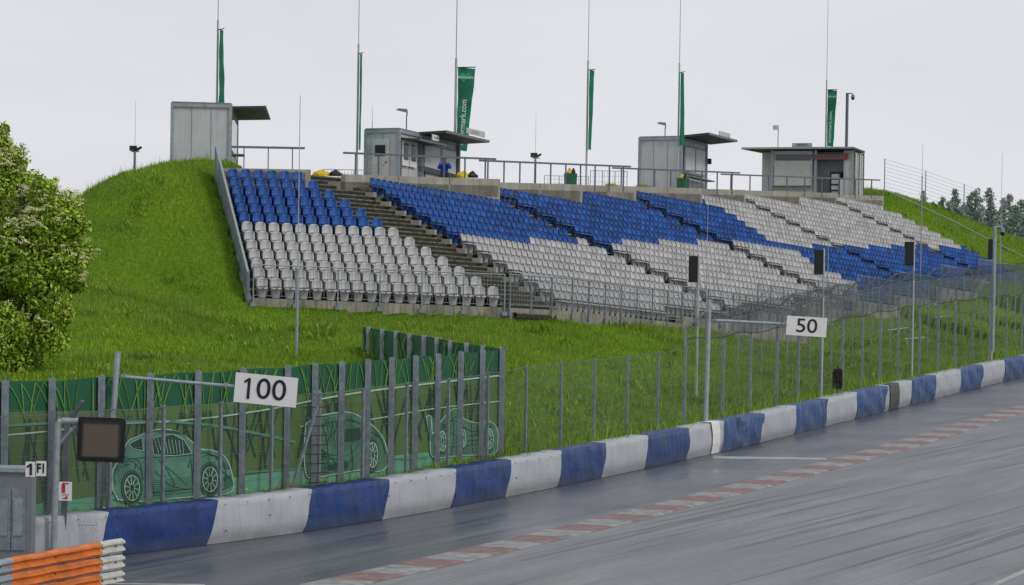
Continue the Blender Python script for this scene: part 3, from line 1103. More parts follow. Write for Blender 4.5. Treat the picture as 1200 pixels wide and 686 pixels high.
ANG = math.atan2(0.36, 0.93)
MT['asphalt'] = asphalt('track_asphalt', (0.172, 0.180, 0.190), (0.230, 0.240, 0.250), 0.58, ANG, 0.08)
MT['runoff'] = asphalt('verge_asphalt', (0.080, 0.087, 0.104), (0.120, 0.130, 0.150), 0.40, ANG * 1.0, 0.20)
kerb_px = [(385, 686.5), (455, 671), (571, 646), (655, 625.5), (720, 610.5), (821, 584.5), (912, 561), (997, 538.5), (1072, 518), (1130, 500), (1180, 484.5)]
kp = [G(x, y) for x, y in kerb_px]
kd0 = (kp[0] - kp[2]).normalized(); kd1 = (kp[-1] - kp[-4]).normalized()
KERB = Path(smooth_path([kp[0] + kd0 * 50, kp[0] + kd0 * 20] + kp + [kp[-1] + kd1 * 50, kp[-1] + kd1 * 140], 300))
KW = 0.62
KL, KR = KERB.offset(KW), KERB.offset(-KW)


def ribbon(pa, pb, z0, z1, mats_fn=None):
    mb = MB()
    for k in range(len(pa) - 1):
        mb.quad((*pa[k], z0), (*pb[k], z1), (*pb[k + 1], z1), (*pa[k + 1], z0), mats_fn(k) if mats_fn else 0)
    return mb


# verge: from under the barrier to the kerb
VA = BAR.offset(0.6)
t_b = [VA.at(VA.l[-1] * k / 200) for k in range(201)]
t_k = [KL.at(KL.l[-1] * k / 200) for k in range(201)]
mb = MB()
poly = [(p.x, p.y, 0.0) for p in t_b] + [(p.x, p.y, 0.0) for p in t_k[::-1]]
# triangulate by rows of equal y instead
ys = np.concatenate([np.arange(20, 330, 1.5)])
bxs = np.array([p.x for p in t_b]); bys = np.array([p.y for p in t_b])
kxs = np.array([p.x for p in t_k]); kys = np.array([p.y for p in t_k])


def xb(y): return np.interp(y, bys, bxs) if y > bys[0] else bxs[0]


def xk(y): return np.interp(y, kys, kxs)


for ya, yb_ in zip(ys[:-1], ys[1:]):
    mb.quad((xb(ya), ya, 0), (xk(ya), ya, 0), (xk(yb_), yb_, 0), (xb(yb_), yb_, 0))
mb.quad((-80, 20, 0), (bxs[0], 20, 0), (bxs[0], bys[0] + 6, 0), (-80, bys[0] + 6, 0))
tag(mb.build('track_verge', 'runoff'), 'damp dark asphalt verge between barrier and kerb', kind='structure')
mb = MB()
for k in range(200):
    a, b_ = KR.at(KR.l[-1] * k / 200), KR.at(KR.l[-1] * (k + 1) / 200)
    mb.quad((a.x, a.y, 0), (a.x + 60, a.y - 20, 0), (b_.x + 60, b_.y - 20, 0), (b_.x, b_.y, 0))
tag(mb.build('race_track', 'asphalt'), 'grey asphalt race track with dark tyre streaks', kind='structure')
MT['kerb_red'] = pmat('worn_red_kerb_paint', (0.205, 0.125, 0.120), 0.6, 0, 0.45, 2.5, 0.2, 30)
MT['kerb_white'] = pmat('worn_white_kerb_paint', (0.245, 0.247, 0.25), 0.6, 0, 0.45, 2.5, 0.2, 30)
mb = MB()
nK = int(KERB.l[-1] / 0.425)
for k in range(nK):
    t0, t1 = k * KERB.l[-1] / nK, (k + 1) * KERB.l[-1] / nK
    prof = [(KW, 0.004), (KW - 0.1, 0.03), (-KW + 0.1, 0.035), (-KW, 0.004)]
    row = []
    for t in (t0, t1):
        p = KERB.at(t); tn = KERB.tan(t); nrm = Vector((-tn.y, tn.x))
        row.append([(p.x + nrm.x * o_, p.y + nrm.y * o_, z_) for o_, z_ in prof])
    for j in range(3):
        mb.quad(row[0][j], row[0][j + 1], row[1][j + 1], row[1][j], (k // 4) % 2)
tag(mb.build('kerb', ['kerb_red', 'kerb_white']), 'worn red and white painted kerb along the track edge', kind='structure')
# white painted line across the verge, and the track's far edge line
MT['line'] = pmat('worn_line_paint', (0.34, 0.35, 0.33), 0.6, 0, 0.35, 2)
a, b_ = G(838, 537), G(965, 537.5)
mb = MB(); mb.quad(G(836, 534.6, 0.004), G(836, 537.8, 0.004), G(968, 538.8, 0.004), G(968, 536.8, 0.004))
tag(mb.build('painted_line', 'line'), 'short white line painted across the verge', kind='structure')
mb = MB(); mb.quad(G(1158, 686, 0.004), G(1172, 686.5, 0.004), G(1206, 668.5, 0.004), G(1204, 666.5, 0.004))
q0, q1 = G(1160, 688, 0.004), G(1204, 667.5, 0.004)
dd_ = (q1 - q0).normalized(); nn_ = Vector((dd_.y, -dd_.x, 0)) * 0.09
mb = MB(); mb.quad(q0 - dd_ * 40 - nn_, q0 - dd_ * 40 + nn_, q1 + dd_ * 60 + nn_, q1 + dd_ * 60 - nn_)
tag(mb.build('edge_line', 'line'), 'white line painted on the track', kind='structure')
mb = MB(); q0, q1 = G(100, 683.5, 0.004), G(240, 685.5, 0.004)
mb.quad(q0 + Vector((0, -.12, 0)), q1 + Vector((0, -.12, 0)), q1 + Vector((0, .12, 0)), q0 + Vector((0, .12, 0)))
tag(mb.build('painted_line', 'line'), 'short pale line painted beside the guardrail', kind='structure')
# small drainage stains
# ------------------------------------------------------------------ crash barrier
BH = 1.03
tops_px = [(-60, 'w'), (125, 'b'), (253, 'w'), (363, 'b'), (455, 'w'), (533, 'b'), (597, 'w'), (657, 'b'), (709, 'w'), (758, 'b'), (807, 'w'), (847, 'f'),
           (892, 'w'), (932, 'f'), (968, 'w'), (1003, 'f'), (1037, 'w'), (1067, 'f'), (1096, 'w'), (1125, 'f'), (1150, 'w'), (1176, 'f'), (1203, 'w'), (1225, 'f'), (1245, 'w')]
bar = thing('crash_barrier', 'long low barrier wrapped in alternating blue and white covers beside the track', 'barrier', (BAR.p[0].x, BAR.p[0].y, 0))
wr = lambda s, z: 0.6 * 0.035 * math.sin(s * 5.1 + 2 * math.sin(s * 1.3)) * (0.4 + z) + 0.02 * math.sin(s * 13.7 + z * 2) + 0.015 * math.sin(s * 2.3 + z * 6)
bounds = [BAR.find(px, BH) for px, _ in tops_px]
for k in range(len(bounds) - 1):
    s0, s1 = bounds[k], bounds[k + 1]
    kind = tops_px[k][1]
    n = max(4, int((s1 - s0) / 0.14)); nz = 7
    mb = MB(); vs = []
    for i in range(n + 1):
        for j in range(nz + 5):
            if j <= nz:
                z = BH * j / nz; off = -0.05 - 0.05 * math.sin(math.pi * (z / BH) ** 0.8)
            else:
                z = BH + (0.015 if j < nz + 4 else -0.25); off = [0, 0.06, 0.25, 0.5, 0.55][j - nz]
            zz = min(1.0, z / BH)
            s = s0 + (s1 - s0) * i / n - 0.42 * (1 - zz) * (1 if 1 else 0)
            p = BAR.at(s); tn = BAR.tan(s); nrm = Vector((-tn.y, tn.x))
            d = off - (wr(s, zz) * (0.6 + (0.9 if kind == 'f' else 0)) if 0 < j <= nz else 0)
            top = 0.012 * math.sin(s * 3.3) + 0.01 * math.sin(s * 7.9)
            vs.append((p.x + nrm.x * d, p.y + nrm.y * d, z + top * zz + (0.0 if j else 0.01)))
    NZ = nz + 5; fs = []
    for i in range(n):
        for j in range(NZ - 1):
            a = i * NZ + j
            fs.append((a, a + NZ, a + NZ + 1, a + 1))
    mb.add(vs, fs)
    o = mb.build('cover_panel', {'w': 'tarp_w', 'b': 'tarp_b', 'f': 'tarp_bf'}[kind], bar, smooth=True)
    ey = MB(); q_ = s0 + 0.25
    while q_ < s1 - 0.1 and BAR.at(q_).y < 108:
        p = BAR.at(q_); tn = BAR.tan(q_); nrm = Vector((-tn.y, tn.x, 0)); c0_ = Vector((p.x, p.y, 0)) + nrm * (-0.10)
        ey.disc(c0_ + Vector((0, 0, 0.93)), 0.014, nrm, 8)
        if random.random() < .35: ey.disc(c0_ + nrm * -0.03 + Vector((0, 0, random.uniform(.3, .65))), 0.018, nrm, 8)
        q_ += 0.95
    if ey.v: ey.build('eyelets', 'dark', o)
    o['label'] = {'w': 'dirty white cover panel', 'b': 'deep blue cover panel', 'f': 'faded streaky blue cover panel'}[kind]
# bright white strip and olive patch
for (pa, pb, mat, nm) in ((831, 840, 'white', 'white_strip'), (1040, 1051, 'tarp_g', 'olive_patch')):
    s0, s1 = BAR.find(pa, BH), BAR.find(pb, BH)
    mb = MB(); vs = []
    for s in [s0 + (s1 - s0) * q_ / 5 for q_ in range(6)]:
        p = BAR.at(s); tn = BAR.tan(s); nrm = Vector((-tn.y, tn.x))
        for z, d in ((0.02, -0.085), (0.35, -0.135), (0.7, -0.135), (BH, -0.085), (BH + 0.045, -0.06), (BH + 0.045, 0.3)):
            vs.append((p.x + nrm.x * d, p.y + nrm.y * d, z))
    mb.add(vs, [(i_ * 6 + j, i_ * 6 + j + 6, i_ * 6 + j + 7, i_ * 6 + j + 1) for i_ in range(5) for j in range(5)])
    mb.build(nm, mat, bar)


def marks(name, mat, parent, M, width, height, n, gap=()):
    """worn lettering too small to read: short upright strokes along a line"""
    r = random.Random(int(width * 1000) + n)
    m = MB(); st = width / n
    for k in range(n):
        if k in gap: continue
        x = -width / 2 + st * (k + .5); w = st * r.uniform(.30, .62); h = height * r.uniform(.75, 1.0)
        q = [(x - w / 2, -h / 2), (x + w / 2, -h / 2), (x + w / 2, h / 2), (x - w / 2, h / 2)]
        m.add([M @ Vector((a, b, 0.002)) for a, b in q], [(0, 1, 2, 3)])
    o = m.build(name, mat, parent); return o


# ------------------------------------------------------------------ platform walls, floors and rails on top of the stand
WALLS = [  # px0, px1, row just in front, (px,py) of the wall top
    (405, 583.3, 0, (494, 207.3)),
    (583.3, 680, -2, (663, 216.0)),
    (680, 743, -4, (663, 216.0)),
    (743, 821, -6, (811, 220.7)),
    (821, 871.8, -8, (811, 220.7)),
    (871.8, 936, -10, (930, 224.8)),
    (936, 979, -12, (930, 224.8)),
    (979, 1034, -14, (1006, 229.0))]
plat = []
mf = MB()
prev_end = None
lastz = None
for k, (x0, x1, r, (tx, ty)) in enumerate(WALLS):
    iw = r - 0.75
    u0, u1 = u2_at(x0, iw, 0.5), u2_at(x1, iw, 0.5)
    um = u2_at(tx, iw, 0.5); d = P2(um, iw).y
    if k in (2, 4, 6): zt = lastz
    else: zt = A(tx, ty, d).z
    lastz = zt
    if k > 0: u0 -= 0.0
    p0, p1 = P2(u0, iw), P2(u1, iw)
    p0.z = p1.z = zt
    if k == 0:
        pe = P2(-0.3, iw); pe.z = zt
    mb = MB()
    nseg = max(1, round((p1 - p0).length / 4.2))
    for q in range(nseg):   # precast panels with a fine joint
        a = p0.lerp(p1, q / nseg); b = p0.lerp(p1, (q + 1) / nseg - (0.0 if q == nseg - 1 else 0.004))
        b = b if q == nseg - 1 else b - (p1 - p0).normalized() * 0.03
        fwall(mb, [b, a], 2.4, 0, 0.22)
    # return face where the wall steps back
    ret = P2(u1, iw - 2.2); ret.z = zt
    fwall(mb, [ret, p1 + c2 * 0.0], 2.4, 0, -0.22)
    mb.build('platform_wall', 'wallcon', stand)
    zf = zt - 0.30
    back = 11.0
    q0, q1 = p0.copy(), p1.copy(); q0.z = q1.z = zf  # floor
    mf.prism([q0, q1, q1 - c2 * back, q0 - c2 * back], (0, 0, -0.5))
    plat.append((p0, p1, zt))
# left block back wall and floor
zl = A(310, 198.0, 145.6).z
l0, l1 = P1(-0.45, 0, -0.35), P1(6 * PITCHS - 0.15, 0, -0.35)
l0.z = l1.z = zl
mb = MB()
fwall(mb, [l1, l0], 1.6, 0, 0.22)
r_ = l1 - c1 * 6
fwall(mb, [r_, l1], 1.6, 0, -0.22)
mb.build('platform_wall', 'wallcon', stand)
f0, f1 = l0.copy(), l1.copy(); f0.z = f1.z = zl - 0.12
mf.prism([f0, f1, f1 - c1 * 8, f0 - c1 * 8], (0, 0, -0.5))
w0 = plat[0]
g0, g1 = f1.copy(), w0[0].copy(); g0.z = w0[2] - 0.31; g1.z = w0[2] - 0.31
mf.prism([g0 - c1 * 1.6, g1 - c2 * 1.2, g1 - c2 * 11, g0 - c1 * 9], (0, 0, -0.4))
mf.build('platform_floor', 'wallcon', stand)


def railing(name, label, p0, p1, h, posts, group=None, bal=None, r=0.035, top=0.05, knee=False, mat='rail', slope=True):
    """top rail on square posts from p0 to p1 (points on the footing)"""
    p0, p1 = Vector(p0), Vector(p1)
    t = thing(name, label, 'railing', p0, group)
    up = Vector((0, 0, h))
    d = (p1 - p0)
    m = MB(); m.bar(p0 + up, p1 + up, top, top, 4)
    m.build('top_rail', mat, t)
    for k in range(posts):
        q = p0 + d * ((k + 0.5) / posts if posts > 2 else (0.1 + 0.8 * k / max(1, posts - 1)))
        MB().bar(q, q + up * 0.97, r, r, 4).build('post', mat, t)
    if knee:
        MB().bar(p0 + up * 0.55, p1 + up * 0.55, 0.02, 0.02, 4).build('knee_rail', mat, t)
    return t


RG = 'grey railings along the top platform'
# (px0,py0)-(px1,py1) of the rail tops
RAILS = [((403, 178.8), (580, 187.2), 0, 7, 'grey top platform railing in front of the container with white windows'),
         ((562, 190.0), (738, 193.8), 1, 10, 'grey top platform railing between the second and third containers'),
         ((718, 198.6), (866, 201.2), 3, 8, 'grey top platform railing in front of the container by the fourth flagpole'),
         ((845, 205.2), (1030, 210.4), 5, 9, 'grey top platform railing in front of the red lettered kiosk')]
for (a, b, wi, n_, lab) in RAILS:
    zt = WALLS[wi]
    base_z = plat[wi][2]
    iw = WALLS[wi][2] - 0.9
    um = u2_at((a[0] + b[0]) / 2, iw, 0.5); dm = P2(um, iw).y
    ztop = A((a[0] + b[0]) / 2, (a[1] + b[1]) / 2, dm).z
    u0, u1 = u2_at(a[0], iw, ztop - base_z), u2_at(b[0], iw, ztop - base_z)
    pa, pb = P2(u0, iw), P2(u1, iw)
    pa.z = pb.z = base_z - 0.3
    railing('platform_railing', lab, pa, pb, ztop - base_z + 0.3, n_, RG, r=0.05, top=0.06)
# railing over the left block
pa, pb = A(271.8, 172.0, 146.2), A(357, 174.2, 146.8)
za = (pa.z + pb.z) / 2
railing('platform_railing', 'short grey railing above the blue seats beside the leftmost container', (pa.x, pa.y, zl - 0.1), (pb.x, pb.y, zl - 0.1), za - zl + 0.1, 3, RG, r=0.03, top=0.065)
# low fence behind the first aisle top, and mesh fences on the platform
def low_fence(a, b, d, h, n_, label, cols=14):
    pa, pb = A(*a, d), A(*b, d + 1.5)
    t = thing('mesh_fence', label, 'fence', (pa.x, pa.y, pa.z - h))
    z = pa.z
    MB().bar(pa, (pb.x, pb.y, z), 0.02, 0.02, 4).build('top_rail', 'galv', t)
    MB().bar((pa.x, pa.y, z - h + .1), (pb.x, pb.y, z - h + .1), 0.012, 0.012, 4).build('bottom_rail', 'galv', t)
    for k in range(n_):
        q = pa.lerp(pb, k / (n_ - 1))
        MB().bar((q.x, q.y, z - h), (q.x, q.y, z), 0.025, 0.025, 4).build('post', 'galv', t)
    m = MB()
    for k in range(cols):
        q = pa.lerp(pb, k / (cols - 1))
        m.bar((q.x, q.y, z - h + .1), (q.x, q.y, z), 0.008, 0.008, 3)
    for k in range(1, 4):
        zz = z - h * k / 5
        m.bar((pa.x, pa.y, zz), (pb.x, pb.y, zz), 0.006, 0.006, 3)
    tag(m.build('wire_grid', 'galv', t))


low_fence((380, 198.5), (432, 193), 156, 0.9, 4, 'thin mesh fence behind the yellow tarp bundle at the stair top')
low_fence((432, 193), (470, 190), 158, 0.9, 3, 'thin mesh fence in front of the white container door')
low_fence((638, 206), (690, 203), 178, 0.9, 4, 'thin mesh fence beside the green bin')
low_fence((692, 200), (735, 199), 181, 1.4, 4, 'taller mesh fence between bin and third container')

# ------------------------------------------------------------------ front railings of the stand
fronts = []
for k, run in enumerate(FRONT):
    if k == 0:
        fronts.append((run[0], run[1], 'long barred railing under the front row of the left block'))
        fronts.append((run[1], run[2], 'barred railing at the foot of the bare steps'))
    else:
        fronts.append((run[0], run[-1], 'galvanised barred railing before the long block, %s from the bare steps' % ORD[k]))
for a, b, lab in fronts:
    L_ = (b - a).length
    if L_ < 0.8: continue
    t = thing('front_railing', lab, 'railing', a, 'barred railings along the front of the stand')
    up = Vector((0, 0, 1.28)); lo = Vector((0, 0, 0.12))
    dn = (b - a).normalized(); out_ = Vector((dn.y, -dn.x, 0)).normalized() * 0.30
    a2_, b2_ = a + out_, b + out_
    MB().bar(a2_ + up, b2_ + up, 0.026, 0.026, 6).build('top_rail', 'galv', t)
    MB().bar(a2_ + lo, b2_ + lo, 0.015, 0.015, 4).build('bottom_rail', 'galv', t)
    nb = int(L_ / 0.135)
    m = MB()
    for k in range(nb + 1):
        q = a2_.lerp(b2_, k / nb)
        m.bar(q + lo, q + up, 0.0085, 0.0085, 4)
    m.bar(a2_ + up * 0.9, b2_ + up * 0.9, 0.008, 0.008, 3)
    m.build('bar_infill', 'galv', t)
    np_ = max(1, round(L_ / 1.55))
    for k in range(np_ + 1):
        q = a2_.lerp(b2_, k / np_)
        MB().box((q.x, q.y, q.z + 0.5), (0.05, 0.05, 1.56), math.atan2(dn.y, dn.x)).box((q.x, q.y, q.z - 0.22), (0.20, 0.10, 0.17), math.atan2(dn.y, dn.x)).build('post', 'galv', t)

# side parapet of the left block
t = thing('side_parapet', 'tall sloping galvanised side panel along the left edge of the left block', 'parapet', P1(-0.62, 12, 0.6))
m = MB()
pt = []
for i_ in (-0.9, 12.9):
    pt.append(P1(-0.62, i_))
a, b = pt
a.z -= 0.5; b.z -= 0.3
hh = 1.55
m.prism([a, b, b + Vector((0, 0, hh)), a + Vector((0, 0, hh + 0.35))], a1 * 0.07)
m.build('panel', 'galv', t)
m = MB()
m.bar(a + Vector((0, 0, hh + 0.37)), b + Vector((0, 0, hh + 0.02)), 0.05, 0.05, 4)
m.build('top_rail', 'galv_l', t)
for k in range(8):
    q = a.lerp(b, k / 7)
    MB().bar(q + Vector((0, 0, -0.5)), q + Vector((0, 0, hh + 0.35 * (1 - k / 7))), 0.04, 0.04, 4).build('post', 'galv', t)

# ------------------------------------------------------------------ containers
def container(name, label, corner, fdir, Lf, Le, zb, zt, hatch=None, door=False, windows=False):
    """corner: nearest top corner on the ground plan; fdir: direction of the serving face away from the corner; end wall runs along edir"""
    f = Vector((fdir[0], fdir[1], 0)).normalized(); e = Vector((-f.y, f.x, 0))
    base = Vector((corner[0], corner[1], zb))
    t = thing(name, label, 'container', base)
    H = zt - zb
    rz = math.atan2(f.y, f.x)

    def at(u, v, z): return base + f * u + e * v + Vector((0, 0, z))
    m = MB(); c = at(Lf / 2, Le / 2, H / 2)
    m.box(c, (Lf - 0.06, Le - 0.06, H - 0.04), rz)
    m.build('body', 'container', t)
    m = MB(); s = 0.13
    for u, v in ((0, 0), (Lf, 0), (0, Le), (Lf, Le)):
        p = at(u, v, H / 2); m.box(p, (s, s, H), rz)
    for z in (0.08, H - 0.08):
        for (u, v, L1, L2) in ((Lf / 2, 0, Lf - s - .01, s * 0.8), (Lf / 2, Le, Lf - s - .01, s * 0.8), (0, Le / 2, s * 0.8, Le - s - .01), (Lf, Le / 2, s * 0.8, Le - s - .01)):
            m.box(at(u, v, z), (L1, L2, 0.15), rz)
    m.build('frame', 'container_d' if name == 'kiosk' else 'galv_l', t)
    # corrugation ribs on both long and short faces
    m = MB()
    nn_ = max(2, round(Le / 0.8))
    for k in range(1, nn_): m.box(at(0.028, Le * k / nn_, H / 2), (0.014, 0.022, H - 0.34), rz)
    for k in range(1, 6): m.box(at(Lf * k / 6, 0.028, H / 2), (0.022, 0.014, H - 0.34), rz)
    m.build('panel_seams', 'container_d', t)
    m = MB()
    for v_ in (0.22, 0.5, 0.78): m.box(at(-0.02, Le * v_, H - 0.08), (0.03, 0.16, 0.07), rz)
    m.build('vents', 'dark', t)
    MB().box(at(Lf / 2, Le / 2, H + 0.03), (Lf + 0.06, Le + 0.06, 0.05), rz).build('roof', 'container_d', t)
    return t, at, rz, H, f, e


def flap(t, at, rz, u0, u1, zh, out_, rise, name='awning', th=0.07, side=-1):
    """plate hinged at height zh on the serving face (v=0), reaching out_ metres forward"""
    a, b = at(u0, 0.02 * side, zh), at(u1, 0.02 * side, zh)
    c, d = at(u1, out_ * side, zh + rise), at(u0, out_ * side, zh + rise)
    m = MB(); m.prism([a, b, c, d], (0, 0, th))
    m.build(name, 'awning', t)
    m = MB(); m.bar(d + Vector((0, 0, th / 2)), c + Vector((0, 0, th / 2)), th * 0.75, th * 0.75, 4)
    m.build('awning_edge', 'awning_t', t)


# 1: leftmost, end wall to the camera
q = A(269.5, 190, 149.0); q0 = A(199.5, 190, 151.2)
zt1 = A(270, 122.5, 149).z
fd = (q0 - q).normalized()
t, at, rz, H, f, e = container('container', 'plain pale grey container on the grassy hilltop, leftmost of the row', (q.x, q.y), (-0.062 + 0.03, 1.0), 6.0, 2.42, zl - 0.35, zt1)
# face toward +x side is the serving side (v=0 side); awning on it
flap(t, at, rz, 0.25, 5.6, H - 0.12, 1.42, 0.06, side=-1)
MB().box(at(0.6, -0.3, H - 2.05), (0.9, 0.55, 0.05), rz).build('counter', 'awning_t', t)
MB().box(at(3.0, -0.02, H - 1.1), (4.8, 0.04, 1.4), rz).build('hatch', 'glass', t)
level(t)
# 2: door + windows on the stair side
def faces_at(px, py, d): return A(px, py, d)


q = faces_at(467, 200, 158.5)
zt2 = A(469, 151.5, 158.5).z
t, at, rz, H, f, e = container('container', 'grey site container with a door and white framed windows behind the person in blue', (q.x, q.y), (0.40, 0.916), 6.3, 1.62, plat[0][2] - 0.31, zt2)
m = MB(); m.box(at(-0.075, 0.86, 1.02), (0.05, 0.80, 1.98), rz); m.build('door', 'offwhite', t)
dr = [o for o in t.children if o.name.startswith('door')][0]
MB().box(at(-0.112, 0.86, 1.50), (0.02, 0.50, 0.48), rz).build('pane', 'glass', dr)
MB().box(at(-0.115, 0.56, 0.98), (0.05, 0.10, 0.03), rz).build('handle', 'dark', dr)
for k in range(2):
    u = 0.55 + k * 0.78
    w = MB().box(at(u, -0.07, 1.42), (0.68, 0.05, 1.10), rz).build('window', 'white', t)
    MB().box(at(u, -0.105, 1.50), (0.44, 0.02, 0.72), rz).build('pane', 'glass', w)
MB().box(at(4.2, -0.06, 1.42), (3.5, 0.05, 1.3), rz).build('hatch_frame', 'container_d', t)
MB().box(at(3.35, -0.092, 1.40), (1.62, 0.03, 1.12), rz).build('shutter', 'container', t)
MB().box(at(5.1, -0.092, 1.40), (1.5, 0.03, 1.12), rz).build('shutter', 'container', t)
MB().box(at(2.1, -0.10, 1.2), (0.13, 0.10, 2.4), rz).build('awning_post', 'container_d', t)
MB().box(at(6.2, -0.10, 1.2), (0.13, 0.10, 2.4), rz).build('awning_post', 'container_d', t)
flap(t, at, rz, 2.0, 6.7, H - 0.04, 1.35, 0.05, th=0.11)
flap(t, at, rz, 0.1, 3.0, H - 0.42, 0.95, -0.08)
sg = at(6.9, -1.5, H + 0.26)
M_ = frame(at(5.7, -1.75, H + 0.28), f, (0, 0, 1))
m = MB()
for du in (0,):
    m.box(at(5.3, -1.32, H + 0.34), (2.0, 0.04, 0.26), rz)
m.build('roof_sign', 'offwhite', t)
marks('sign_lettering', 'container', t, frame(at(5.3, -1.355, H + 0.34), f, (0, 0, 1)), 0.9, 0.13, 8)
MB().box(at(1.9, -0.9, H - 0.22), (0.7, 0.04, 0.26), rz).build('roof_sign', 'white', t)
marks('sign_lettering', 'container_d', t, frame(at(1.9, -0.93, H - 0.22), f, (0, 0, 1)), 0.45, 0.10, 5)
level(t)
# 3
q = faces_at(798, 210, 192); zt3 = A(798, 160.5, 192).z
t, at, rz, H, f, e = container('container', 'grey container with a sloped awning, behind the flagpole and bushes', (q.x, q.y), (0.42, 0.907), 3.6, 2.42, plat[3][2] - 0.31, zt3)
flap(t, at, rz, -0.1, 4.1, H - 0.04, 1.55, 0.12, th=0.11)
MB().box(at(1.7, -0.07, H - 1.15), (3.0, 0.05, 1.5), rz).build('hatch_frame', 'container_d', t)
MB().box(at(1.0, -0.10, H - 1.15), (1.3, 0.03, 1.3), rz).build('shutter', 'container', t)
MB().box(at(2.5, -0.10, H - 1.15), (1.3, 0.03, 1.3), rz).build('shutter', 'container', t)
MB().box(at(3.6, -0.20, H - 1.0), (0.16, 0.16, 0.3), rz).build('lamp', 'dark', t)
MB().box(at(1.8, -0.35, 0.95), (3.2, 0.5, 0.06), rz).build('counter', 'container_d', t)
m = MB().box(at(2.7, -1.4, H + 0.36), (1.6, 0.04, 0.24), rz); m.build('roof_sign', 'offwhite', t)
level(t)
# 4: kiosk, long face to the camera
q = faces_at(1000, 215, 233); zt4 = A(1000, 176.0, 233).z
fv = Vector((-0.94, 0.34, 0)).normalized()      # serving face runs from the near right corner to the left
ev = Vector((0.34, 0.94, 0)).normalized()
zb4 = plat[7][2] - 0.31
base = Vector((q.x, q.y, zb4)); H = zt4 - zb4
t = thing('kiosk', 'flat roofed grey kiosk with a red lettered fascia and an open bay', 'kiosk', base)


def at4(u, v, z): return base + fv * u + ev * v + Vector((0, 0, z))


rz = math.atan2(fv.y, fv.x)
LK = 6.5
MB().box(at4(LK / 2, 1.75, H / 2), (LK - .06, 1.4, H - .04), rz).build('body', 'container', t)
MB().box(at4(4.15, 0.55, H / 2), (2.72, 1.0, H - .06), rz).build('front_wall', 'container', t)
m = MB()
for u in (0.07, 2.55, 5.48): m.box(at4(u, 0.02, H / 2), (0.16, 0.12, H), rz)
m.box(at4(0.62, 0.03, H / 2), (0.10, 0.1, H), rz)
m.build('frame', 'galv_l', t)
MB().box(at4(0.35, 0.5, H / 2), (0.5, 0.9, H - .05), rz).build('end_bay', 'offwhite', t)
MB().box(at4(4.1, 0.0, H / 2 - 0.12), (2.45, 0.05, 1.55), rz).build('shutter', 'offwhite', t)
MB().box(at4(4.1, -0.2, 0.92), (2.6, 0.35, 0.05), rz).build('counter', 'container_d', t)
MB().box(at4(4.05, -0.03, H - 0.45), (2.4, 0.06, 0.34), rz).build('fascia', 'rail', t)
MB().box(at4(1.55, -0.03, H - 0.45), (2.35, 0.06, 0.34), rz).build('fascia', 'rail', t)
marks('fascia_lettering', 'red', t, frame(at4(1.75, -0.075, H - 0.43), -fv, (0, 0, 1)), 1.75, 0.12, 22, (11, 12))
MB().box(at4(1.65, -0.075, H - 0.60), (2.1, 0.02, 0.03), rz).build('red_line', 'red', t)
MB().box(at4(4.05, -0.075, H - 0.62), (2.3, 0.02, 0.03), rz).build('red_line', 'red', t)
MB().box(at4(0.52, -0.05, H - 0.42), (0.22, 0.04, 0.42), rz).build('red_panel', 'red', t)
MB().box(at4(1.55, 0.9, H / 2), (2.0, 0.06, H - .1), rz).build('back_panel', 'container_d', t)
# drinks fridge and shelves in the bay
MB().box(at4(1.25, 0.45, 0.95), (0.75, 0.5, 1.85), rz).build('fridge', 'black', t)
m = MB()
for k in range(4): m.box(at4(1.25, 0.185, 0.45 + k * 0.38), (0.52, 0.02, 0.26), rz)
m.build('fridge_shelves', 'pole', t)
MB().box(at4(0.8, 0.25, 0.75), (0.22, 0.3, 1.2), rz).build('cabinet', 'white', t)
m = MB(); m.prism([at4(-0.12, -0.75, H + .02), at4(LK + 0.85, -0.75, H + .02), at4(LK + 0.2, 2.4, H + .02), at4(-0.12, 2.4, H + .02)], (0, 0, 0.13))
m.build('roof', 'awning', t)
MB().bar(at4(-0.14, -0.77, H + .085), at4(LK + 0.87, -0.77, H + .085), 0.075, 0.075, 4).build('roof_edge', 'galv_l', t)
MB().box(at4(3.35, -0.5, H + 0.30), (1.35, 0.04, 0.26), rz).build('roof_sign', 'pole', t)
text_obj('sign_lettering', 'SPEISEN', 0.22, 'ink', t, frame(at4(3.35, -0.53, H + 0.30), -fv, (0, 0, 1)))
m = MB()
for v in (0.35, 0.9, 1.45, 2.0): m.box(at4(-0.01, v + 0.2, H / 2), (0.05, 0.35, H - 0.3), rz)
m.build('end_panels', 'container', t)
m = MB()
for v in (0.06, 1.2, 2.4): m.box(at4(-0.03, v, H / 2), (0.12, 0.10, H), rz)
m.build('end_posts', 'stepedge', t)
level(t)

